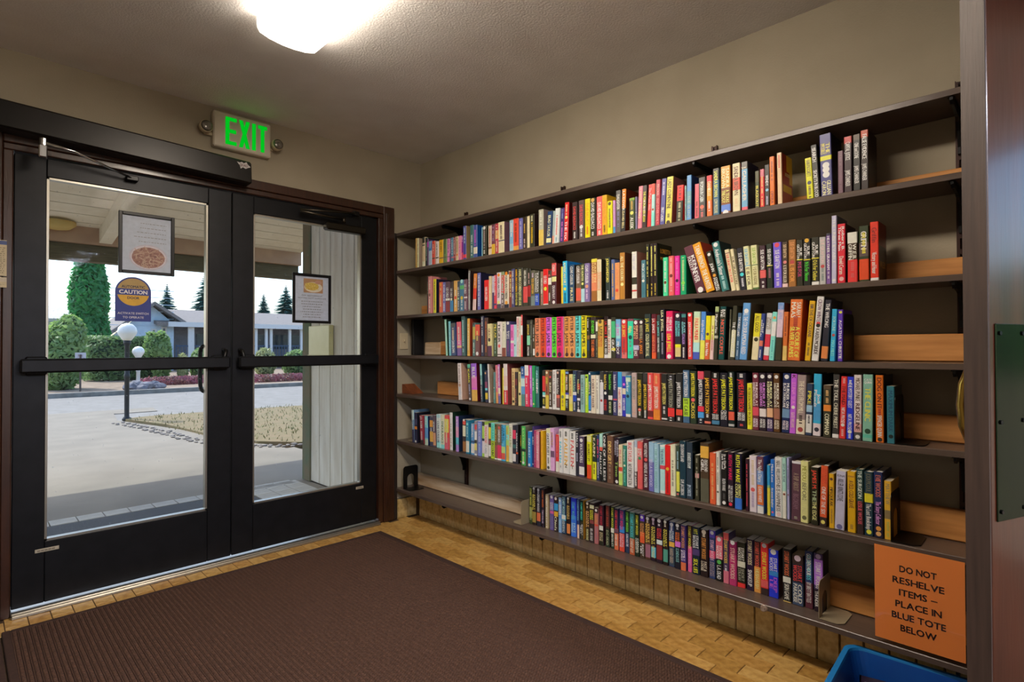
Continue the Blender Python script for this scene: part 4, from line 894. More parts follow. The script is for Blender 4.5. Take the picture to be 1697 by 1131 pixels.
# ------------------------------------------------------------------ books
# one line per book, left to right: spine edges and top as measured on the photograph, spine colour, then what is printed on it
# B band, T words down the spine, H words across it, L line of small print, O dot, C cover colour, ~ lean
BOOKS = {}
BOOKS[1] = """
@680 360 11.31
88 115 395 a84|Lda6:.05-.9
133 160 395 cc9|C987|L887:.2-.8
225 268 375 ba8|B443:0-.2|B665:.25-.3|Bdca:.82-1
275 320 385 233|C122|L8a9:.1-.8
322 345 415 536|Ba29:.1-.3
345 400 448 47a|B26a:.08-.35|B9ab:.4-1|Lbcd:.02-.3
415 470 450 b43|C976|Leba:.1-.5|B543:.7-.75
470 520 455 cbb|L334:.08-.6|B543:.68-.74
530 605 425 d91|L742:.1-.5|B654:.74-.78|C721
632 690 415 685|L352:.05-.6|B654:.74-.78
690 735 405 c7a|L637:.05-.6|B867:.74-.78
735 765 395 436|Ld9a:.05-.65
767 805 382 379|Lbcd:.1-.7|Bb56:.8-.84
808 853 375 844|Lcaa:.05-.7|Bb56:.8-.84
855 903 362 ba8|L654:.05-.65|Oc63:.75
905 958 352 b68|Le9b:.05-.9
960 998 345 828|Lecd:.05-.25|Bb46:.7-1
1000 1055 170 449|C875|Ladd:.05-.5|Bc34:.85-.95
1120 1185 150 477|Lcdc:.3-.9
1190 1258 150 459|Lb5a:.15-.62|Bcba:.68-.88|C148
@790 330 11.31
85 110 530 7ab
113 185 505 332|Oddc:.07|La99:.14-.75|Lccb:.8-.92
215 275 500 ba9|La43:.1-.7|B853:.72-.78
280 345 480 745|L98a:.05-.55|Bb93:.65-1
345 405 460 a34|Bd84:.22-.5|Leca:.05-.9
405 515 430 cb9|L645:.1-.55|B446:.58-.61|C756
610 685 395 8ab|B69b:.4-.75|Lccc:.1-.5
685 785 365 e43|L832:.15-.75|Bf84:.85-1|C335
800 865 362 66a|Laac:.1-.9
870 935 345 432|Lb95:.2-.5|Lbaa:.65-.95
945 990 320 cb9
995 1080 280 443|C322|Lb92:.25-.85|Lbb9:.05-.2
1165 1255 195 aa9|Bca5:.55-1|C877|Lccb:.05-.4
@900 310 11.31
50 140 460 247~35|Tcc9:.12-.75:BRAD TAYLOR|Bcc9:.8-.93
170 210 450 9aa~25|Bb87:.75-1
215 300 405 bcc~30|Lc66:.2-.75|L79a:.8-.95
310 385 395 437~25|L78b:.05-.3|Lb6a:.4-.95
385 465 290 b22~27|Ofd7:.38|Tedc:.48-.95:THE FIX|Lfb9:.06-.3|C511
560 650 285 433|Td44:.12-.72:DAVID BALDACCI|Leee:.78-.95
665 768 245 655|Tc45:.12-.62:DAVID BALDACCI|Leee:.74-.92|Oedc:.68
790 888 220 fb1|Tc82:.12-.66:DAVID BALDACCI|Le52:.7-.92
893 1000 210 332|Teee:.12-.78:DAVID BALDACCI|Ob95:.05|Lccc:.82-.94
1000 1113 175 e55|Tfcc:.15-.8:DAVID BALDACCI|Lfff:.86-.95
1115 1208 150 c92|Td73:.15-.7:DAVID BALDACCI|L542:.75-.92
1210 1305 260 ed1|L764:.2-.8|O653:.08
@1010 290 10.283
75 113 435 b8b|B48b:.8-1|L98b:.1-.7
115 195 260 666|Tccb:.1-.45:DAUGHTER|L77a:.5-.85
200 268 240 333~22|Be72:0-.45|Tfdb:.05-.5:LAYOVER|Tcb8:.52-.92:DAVID BELL|C621
345 440 390 453|B793:0-.08|Oed6:.46|Tcdb:.6-.95:ALEEK|Lb94:.1-.35
450 478 370 779|Ocb9:.48
475 555 190 c78~25|Ted9:.4-.75:Irma Henry|Lda9:.05-.35
565 640 180 433~20|Tdc4:.14-.85:THE PERSONAL LIBRARIAN|Lcbb:.35-.7
645 715 165 c33~35|Te99:.08-.6:The Perfect Wife
715 775 150 9cc~20|Bd43:0-.25|O943:.6|B7cb:.67-1
785 860 80 a34~22|Te88:.1-.35:PERSONAL|Td77:.4-.95:ANY OTHER FAMILY
865 945 65 559~45|Laac:.08-.35|Tdde:.62-.92:FIRST LADIES
960 1070 35 eb5~40|T653:.06-.68:LADY CLEMENTINE|L653:.76-.9|O543:.97|C855
@1100 260 9.4286
195 300 445 c22~25|L511:.06-.35|B332:.42-1|Laa8:.47-.95
335 360 450 8aa|L688:.1-.8
360 435 285 58b~8|B69a:.35-.65|T9aa:.45-.95:THE SILENT|C236
485 560 420 c56~8|L843:.5-.9|C945
565 670 320 555|Tbcc:.1-.6:WOMAN IN CABIN|Oc65:.73|Lc66:.8-1
690 775 290 c63|Bb23:0-.15|Be81:.3-.6|Tfea:.15-.5:DANIELLE|Ledd:.62-.85
785 885 180 368|B444:0-.25|Tbc5:.05-.6:SANDRA BROWN|Tbb8:.65-.95:LOW PRESSURE
905 1055 140 853|Bb83:0-.45|Ted9:.05-.45:SANDRA/BROWN|Tfc6:.5-.76:A TEXAS/TRILOGY|B57c:.8-.94|Offf:.97
1095 1215 100 cb9|Bd54:.3-.55|T754:.07-.65:SANDRA BROWN|Lca8:.7-.9|C823
@1200 220 8.079
245 330 385 69b|B777:0-.15|Tcba:.1-.8:J. GALLAGHER|C224|Bd56:.92-1
430 490 510 553|B342:.3-.5|Tcb4:.4-.95:BLACKOUT
495 555 485 c33|Bb67:0-.2|Lfa6:.15-.95
555 625 425 333|Tfff:.25-.5:WENDY|O7af:.6|Laac:.75-.95
628 695 315 f62~-5|L942:.1-.5|T943:.7-.95:OPERA|C965
735 800 265 ca8~-10|Lb43:.05-.3|C922|Fc93:.45-1:0-.32|Fc93:.7-1:.32-.55|Fc93:.1-.9:.6-.74|Fdcb:.3-.75:.36-.42:SCIENCE:a33
@1200 190 5.657
785 850 400 dc1~-20|T654:.05-.45:ANN PATCHETT|O556:.6|L654:.68-.95
855 915 280 333~-30|Teee:.06-.32:SEARCH|Tfff:.48-.98:SECRETS IN BLOOD
920 1030 175 448~-15|Tcb5:.15-.32:THE/IMPOSSIBLES|Bec2:.35-.42|Ofdc:.5|Ofdc:.57|Ofdc:.65|Tcc9:.75-.97:GILLIAN/CARON|C112
1083 1135 340 756|L867:.1-.9
1137 1213 200 312|Ba33:0-.12|Tedd:.1-.42:CAPITAL JUSTICE|Tdcc:.6-.88:JAMES CHANDLER
1222 1293 180 222|B543:0-.1|Tedd:.15-.42:ONE and DONE|Tdcc:.55-.86:JAMES CHANDLER
1297 1370 140 322|Ba43:0-.12|Tedd:.07-.48:FALSE EVIDENCE|Tdcc:.56-.84:JAMES CHANDLER|C211
"""
BOOKS[2] = """
@700 430 11.31
78 112 330 433|L897:.15-.45
115 172 320 b77|Lccb:.1-.35|O865:.5|Lecb:.55-.95
200 250 370 cb2|L665:.08-.9|C224
315 375 430 b53|Oe82:.08|Leb8:.2-.8
378 432 430 66a|Leef:.08-.6|Lccd:.7-.95
437 515 420 645|B822:.65-1|Teee:.2-.52:LEE CHILD|Becb:.55-.62
518 575 425 433|B37a:.62-1|Teee:.22-.5:LEE CHILD|Oeca:.58
578 645 400 d95|Lfeb:.3-.85|Od43:.55
652 700 410 456|Tdee:.2-.5:LEE CHILD|O9b9:.58|Lbbc:.65-.95
705 783 385 479|O9ce:.05|B5a6:.18-.3|Oda3:.58|Lbcd:.65-.95
785 845 380 756|Tdcc:.15-.45:LEE CHILD|Bdbb:.55-.6|Lcbc:.65-.95
862 895 215 888|Lccc:.05-.95|C322
930 990 270 c32~25|Be73:0-.4|Lf99:.1-.35|Bcaa:.7-1|C422
1030 1088 255 66a|Tbce:.05-.9:THE BOY FROM THE WOODS|C224
1167 1250 390 d22|Tfdc:.25-.7:HARLAN COBEN
@800 420 11.31
118 162 430 ba8|Ted9:.35-.95:HARLAN COBEN
165 214 425 99b|B447:.5-1|Tdde:.02-.5:HARLAN COBEN
216 256 410 b34|Tfee:.03-.6:HARLAN COBEN|B447:.85-.9
258 332 360 cbc|Od72:.07|T556:.15-.7:HARLAN COBEN|Odc7:.83|B556:.88-1
335 395 345 766|B897:0-.1|Bb33:.1-.6|T7ba:.12-.6:COBEN|Lddd:.65-.9
398 480 330 cba|Oc72:.07|B333:0-.1|T444:.13-.75:HARLAN COBEN|Od83:.86|B334:.9-1
482 545 340 843|Oe83:.12|Lfc8:.2-.7
547 598 290 447|Tbbd:.06-.6:HARLAN COBEN|Tbbd:.65-.92:LONG LOST
600 660 280 332|Td92:.04-.6:HARLAN COBEN|Tcb5:.63-.95:STAY CLOSE
662 745 275 443|Tee9:.04-.62:HARLAN COBEN|Tcc8:.65-.95:JUST ONE LOOK
748 828 280 443|Tddb:.06-.45:HARLAN COBEN|Bb44:.48-.9
832 890 285 332|B922:.45-.75|Lb99:.12-.4
895 970 320 665|Lbac:.02-.2|Td93:.22-.65:TESS GERRITSEN|B788:.72-1
977 1055 330 554|Tddd:.07-.62:PATRICIA/CORNWELL|B24a:.66-1|Tabf:.72-.9:DUST
1072 1128 340 876|Tccb:.2-.65:HARLAN COBEN|Lb66:.68-.9
1132 1225 295 c22|Tfcc:.2-.4:LEE CHILD|Ofc4:.55|Beee:.97-1
1228 1288 320 543|Bddb:.22-.42|Leee:.66-.9|Oa55:.15
@890 410 11.31
280 365 300 523|Bb44:0-.3|Bec8:.33-.45|Tedc:.04-.2:COULD|Tecc:.55-.87:DEAN RAY|Oeee:.95|C622
455 492 365 db4|Bda3:.5-1
495 575 260 29d~-10|Tdd9:.03-.58:AMERICAN DIRT|Ode5:.66|L146:.75-.95|C16a
605 692 330 357|Tddb:.05-.52:CLIVE CUSSLER|Tdb8:.6-.95:PIRATE|C333
728 820 325 765|B332:0-.1|Tddc:.04-.5:CLIVE CUSSLER|Bc54:.62-.95
822 890 310 453|Tee8:.03-.45:THE HUNTER|B9bd:.65-1|Odd7:.52
897 990 300 769|Tece:.05-.52:CLIVE CUSSLER|Oe86:.6|Ldac:.68-.95
1010 1120 215 963|Bfb4:0-.08|Bc75:.35-.75|Tca7:.1-.55:KRISTIN/HANNAH
1132 1215 230 cb9|Bb97:.3-.75|Lba9:.05-.7|C332
@960 380 5.657
245 288 265 344|Tcb5:.02-.58:JOHN SANDFORD|Lccc:.75-.95|C333
303 335 285 569|Le92:.1-.9
338 382 315 d85|Od43:.75|Le75:.05-.6
383 430 220 a73|Ted9:.08-.6:ALL THE COLORS|Oed8:.68|C532
490 537 210 ccb|Taab:.05-.4:A SPARK OF LIGHT|B443:.55-.7|Bb33:.82-.85|C965
582 624 290 478|Tbdd:.1-.5:MAGIC LOST|Occb:.55
630 660 142 332|Ldc6:.05-.6|Lba4:.75-.97
662 694 136 322|Ldc6:.05-.6|Lba4:.75-.97
696 730 130 322|Ldc6:.05-.6|Lba4:.75-.97|C221|F221:.2-.95:.06-.2:LORETTA:d83|F221:.2-.9:.22-.32:MASSEY:d83
788 832 265 4b8|Lbdb:.1-.9|O743:.65
838 888 250 d55|Le99:.05-.9|O733:.5
892 940 250 d28|Le6a:.05-.9|O524:.63
948 1003 245 196|Lad8:.05-.9|O7b5:.7|C164
1105 1195 145 634~-122|Tdcc:.22-.5:KEN/FOLLETT|Tfee:.5-.78:NEVER|Ofcc:.95|C211
1195 1280 115 f82~-132|Tfdb:.05-.95:TANA FRENCH  THE HUNTER|C932
1283 1335 195 332~-95|Teee:.3-.5:JOHN|Oe83:.6|Tedc:.66-.96:CHASING/POISON|Offf:.08
1343 1415 110 377~-95|Oddd:.06|Tdee:.15-.68:Ambrosia's Sister|L9bb:.7-.95|C133
1432 1475 185 cb9~-65|Td44:.12-.8:SUE GRAFTON C IS FOR|B844:.08-.1
1477 1508 180 cb9~-58|T654:.12-.9:SUE GRAFTON
@1220 340 5.657
40 100 400 223~-35|Teee:.12-.55:SUE GRAFTON|O4bf:.63|Lbbc:.72-.92
105 158 385 dc9~-35|T49c:.06-.42:SUE GRAFTON|B59c:.44-.46|T765:.5-.9:E IS FOR
160 219 375 cc9~-20|T8a4:.06-.42:SUE GRAFTON|B574:.44-.46|T874:.5-.9:F IS FOR FUGITIVE|B574:.96-1
226 286 378 423~-8|Tdcc:.1-.55:SUE GRAFTON|Bc55:.57-.75|Lccc:.8-.95
290 348 362 232~-6|Tccc:.12-.48:SUE GRAFTON|Bdb5:.48-.5|L967:.55-.8
357 434 348 65c~-8|Oc45:.06|Tece:.17-.57:SUE GRAFTON|Lcbe:.68-.95
438 493 345 543|Tca8:.06-.35:SUE GRAFTON|Oe77:.45|Tdba:.52-.9:K IS FOR KILLER|Bcaa:.92-1
497 569 325 963|Td85:.05-.4:SUE GRAFTON|Oa44:.48|Tc84:.52-.9:L IS FOR
571 633 325 332|Tddd:.1-.42:SUE/GRAFTON|Bdb3:.42-.44|Ta36:.48-.8:M IS FOR
637 708 315 222|Tddd:.1-.42:SUE/GRAFTON|Bdb3:.44-.46|T4b3:.5-.9:N Is For Noose|Oc93:.04
712 785 302 332|Tddd:.1-.42:SUE/GRAFTON|Bdb3:.43-.45|Tdb4:.48-.9:O Is For Outlaw|Bddc:.93-1
789 850 300 aaa|Tcaa:.05-.55:SUE GRAFTON|L788:.6-.9|Oa44:.62
852 895 265 759|B445:0-.04|Tfff:.06-.72:HEATHER GRAHAM|Lcbe:.76-.9
899 948 98 aac~6|Tccd:.05-.7:THE UNBELIEVABLE|Oddd:.95|C667
955 1030 175 b23~4|Tedc:.05-.45:Robert B./Three Men|Tedb:.55-.85:David Coram|Oe99:.93|C311
1053 1148 255 543|Bddb:.0-.22|Tddb:.24-.55:W.E.B./GRIFFIN|Bc33:.55-1|Lb55:.6-.9
1160 1255 195 342|B655:.3-.55|Teee:.1-.42:GRIFFIN|Bd42:.6-.97|Lcb4:.1-.5
1263 1345 155 e32|T822:.1-.35:Griffin|Tfff:.52-.88:Victory and Honor|C421|Bedd:.95-1|F832:.0-.95:.0-.4|F432:.1-.9:.62-.8:W.E.B.:a83
"""
BOOKS[3] = """
@730 510 11.31
97 130 225 8ba~-28|Lacb:.1-.9|C243
157 195 260 6ab~-16|L9cd:.1-.9|C234
212 295 295 347~-16|B555:0-.12|Lca8:.15-.52|Tddf:.6-.85:DAN BROWN
305 385 270 d56~-14|Bc69:.55-.75|Bfa7:.7-.76|B759:.78-1|Lfcb:.15-.65|C922
402 465 155 466~-10|L8bb:.1-.9
500 545 205 d94|Lfda:.15-.85|C832
598 650 285 577|Ba94:.12-.5|O433:.03|Laba:.6-.9
655 735 320 744|Bd43:0-.35|Ldb6:.2-.5|Odcc:.92
752 805 160 335~-6|Lddd:.03-.48|Leee:.72-.92
815 882 190 532|La53:.1-.9|C321
890 965 305 cb8~-8|T855:.15-.5:GRACIE|B635:.68-1|O432:.5
990 1060 290 453|Tba4:.05-.45:PILLAR|L8a9:.5-.9
1072 1148 265 cbb|T555:.05-.6:TIGER|Od55:.7|B655:.93-.96
1150 1218 265 bba|L776:.05-.3|B843:.75-1
1222 1293 260 447|Oeef:.05|Tddd:.28-.5:BABY/TALE|L848:.55-.9
@840 510 11.31
56 118 320 d6a|L936:.2-.4|Bdcb:.5-.58|Od8b:.8
120 165 320 9bc|O577:.65|Laab:.1-.4
168 228 170 cbb|Tb66:.05-.5:FRIENDS WITH|Lb99:.6-.95
232 262 170 bba|L988:.1-.9|Bcb8:.7-1
264 295 140 c44|Ldcc:.05-.2|Beed:.25-.48|C322
372 432 235 332|Tca4:.12-.4:JAMES ROLLINS|B7b9:.42-.68|Teee:.72-.97:AMAZONIA
440 478 230 443|L887:.05-.9
485 520 320 542|Ledc:.1-.5|Beee:.75-.95
522 620 200 f75|T533:.03-.72:PETER JAMES|O543:.93|La43:.77-.86
624 718 195 e42|T722:.03-.72:PETER JAMES|O622:.93|L922:.77-.86
724 824 185 c5c|T435:.02-.72:PETER JAMES|O534:.93|La3a:.77-.86
830 926 182 5c3|T253:.02-.74:PETER JAMES|O253:.93|L4a2:.78-.86
932 1055 172 c26|T614:.03-.72:PETER JAMES|O514:.93|L915:.77-.86|Cd9b
1065 1166 170 f84|T533:.03-.73:PETER JAMES|O533:.93|L743:.78-.88
1168 1272 165 e85|T533:.02-.73:PETER JAMES|O533:.93|L743:.78-.88
@950 510 11.31
42 137 158 5bb|T243:.02-.74:PETER JAMES|O243:.93|L388:.78-.86
146 248 150 eb2|T442:.02-.74:PETER JAMES|O442:.93|L872:.8-.88
258 308 180 332|Leee:.05-.32|B863:.45-.55|B246:.58-.82
312 405 180 433|T5d3:.08-.4:JO NESBO|Bdca:.43-.52|Td63:.55-.97:THE LEOPARD|Oe63:.8
410 458 230 554|Bccb:.05-.3|L887:.35-.95
462 564 230 b94|T543:.17-.42:LEN/DEIGHTON|Ta43:.42-.7:LONDON/MATCH|O653:.05
570 645 165 322|Be33:.48-.5|Td33:.12-.43:J.A. JANCE|Tfff:.55-.97:FATAL ERROR|Bbbc:.92-1
648 712 222 dcb|T654:.15-.45:J.A. JANCE|Ta65:.48-.85:QUEEN
717 793 180 443|B4a7:.1-.5|Tfff:.55-.85:GRAY|Bdb4:.75-.82
796 886 220 69c|B8be:.2-.5|Tb6a:.12-.42:J.A. JANCE|B435:.7-1|Tdde:.58-.9:PROOF
892 992 220 b33|Tfb5:.15-.45:J.A. JANCE|L855:.5-.9|Bd66:.85-1|Offf:.06
1005 1120 210 3b9|B856:0-.06|Tde7:.18-.36:Alpha|O255:.47|L788:.55-.9
1127 1234 230 634|Offf:.07|Tc97:.15-.5:BIRDS/OF PREY|B99b:.66-.78|Tfff:.75-.9:J.A. JANCE
1238 1328 225 433|Offf:.07|Taa8:.15-.5:INJUSTICE FOR ALL|Te73:.5-.88:J.A. JANCE
@1060 500 11.31
95 205 235 344|Tdb4:.1-.4:J.A. JANCE|Tdd9:.45-.95:COLD BETRAYAL|C243
228 310 235 933|B623:0-.1|Tfff:.1-.43:J.A. JANCE|Tc75:.48-.85:HAND OF EVIL|Be53:.86-1
316 374 250 455|T6bb:.15-.48:J.A. JANCE|Tccc:.52-.85:DEAD WRONG
378 458 140 223|Tcc9:.03-.45:LISA JEWELL|L99a:.48-.9|C112
490 618 180 c25~8|Tfcd:.12-.42:THEN SHE/WAS GONE|Tfc3:.48-.86:LISA JEWELL|Offf:.95
658 768 215 334|Occc:.06|T6bd:.18-.5:JONATHAN/KELLERMAN|Bec3:.68-.75|Bba7:.75-.95
778 866 210 323|B488:.03-.1|T7bd:.2-.45:FAYE/KELLERMAN|T97b:.46-.68:STALKER|Leee:.75-.97
895 984 210 c33|Oddd:.05|Tfdd:.2-.45:JONATHAN|Tfdd:.45-.7:KELLERMAN|Tfcc:.73-.95:MONSTER|C433
988 1112 190 cc9~28|Bada:.0-.12|Tc54:.15-.6:PAULA MUNIER|B9cc:.65-.85|B45a:.85-1
1115 1205 190 47b~38|Bed5:.6-1|Tdef:.18-.6:A Light Over London|C236
1213 1303 270 eb2~38|Bb53:.55-1|O654:.42|Tfdc:.62-.92:Sara Nisha
@990 490 5.657
1048 1085 190 dc7~22|Bdaa:.55-1|La66:.2-.8
1088 1124 105 443~22|B9a7:0-.1|Tddd:.15-.5:Meghan Finn|Baa9:.55-.6
1128 1185 105 155~25|B443:.05-.25|Tedc:.05-.2:JUST/THE|Te54:.25-.9:NICEST COUPLE|C122
1222 1240 130 554~20|L998:.2-.9
1242 1285 97 443~35|Teec:.3-.95:THE GOLDEN COUPLE|Bbb9:.45-.95
1288 1325 165 468~32|Teed:.08-.5:THE PUBLIC LAND|L9ab:.6-.9
1328 1400 72 58b~42|Tdde:.15-.5:ALL THE COLORS|Tccd:.5-.9:RAMONA REED|Odef:.14|Cba9:0|C654
1437 1503 170 db3~37|Bcb9:.5-1|O443:.56|T763:.05-.4:ALL GOOD
1505 1542 170 348~38|Tdde:.08-.55:PHILLIP/MARGOLIN|Bb65:.58-.7|Leef:.75-.95
1545 1600 165 bbb~42|T765:.1-.35:LINWOOD/BARCLAY|Bb34:.45-.95|Bddd:.72-.9|Bb34:.9-1
1605 1652 155 7cb~40|Od84:.12|Bdde:.2-.5|L5aa:.55-.95
@1180 480 5.657
588 648 125 bab~35|B68b:0-.12|T99c:.05-.3:THE APRIL|B443:.6-1|C743
656 700 210 b63~22|Bea6:.7-1|L843:.1-.5
704 820 95 f63~36|Tfdb:.05-.3:SARAH J./MAAS|L933:.28-.65|Tfc5:.45-.95:A COURT OF/SILVER FLAMES|C932
866 922 108 c92~52|T655:.06-.6:BIRTHS OF OCEANS|L764:.7-.9
933 1000 68 ccc~60|T757:.05-.42:CROW WINTER|Od44:.42|T433:.5-.9:KAREN MCBRIDE|O333:.45|C334
1013 1078 98 334~48|Tccd:.06-.45:THE WRONG|Bc74:.76-.96|C223
1102 1152 185 39c~28|T9de:.15-.42:FORTUNE|Oa44:.5|T7ce:.6-.9:MAX MILES
1176 1225 190 53a~10|Oed5:.05|Tdcf:.2-.95:AGATHA CHRISTIE
"""
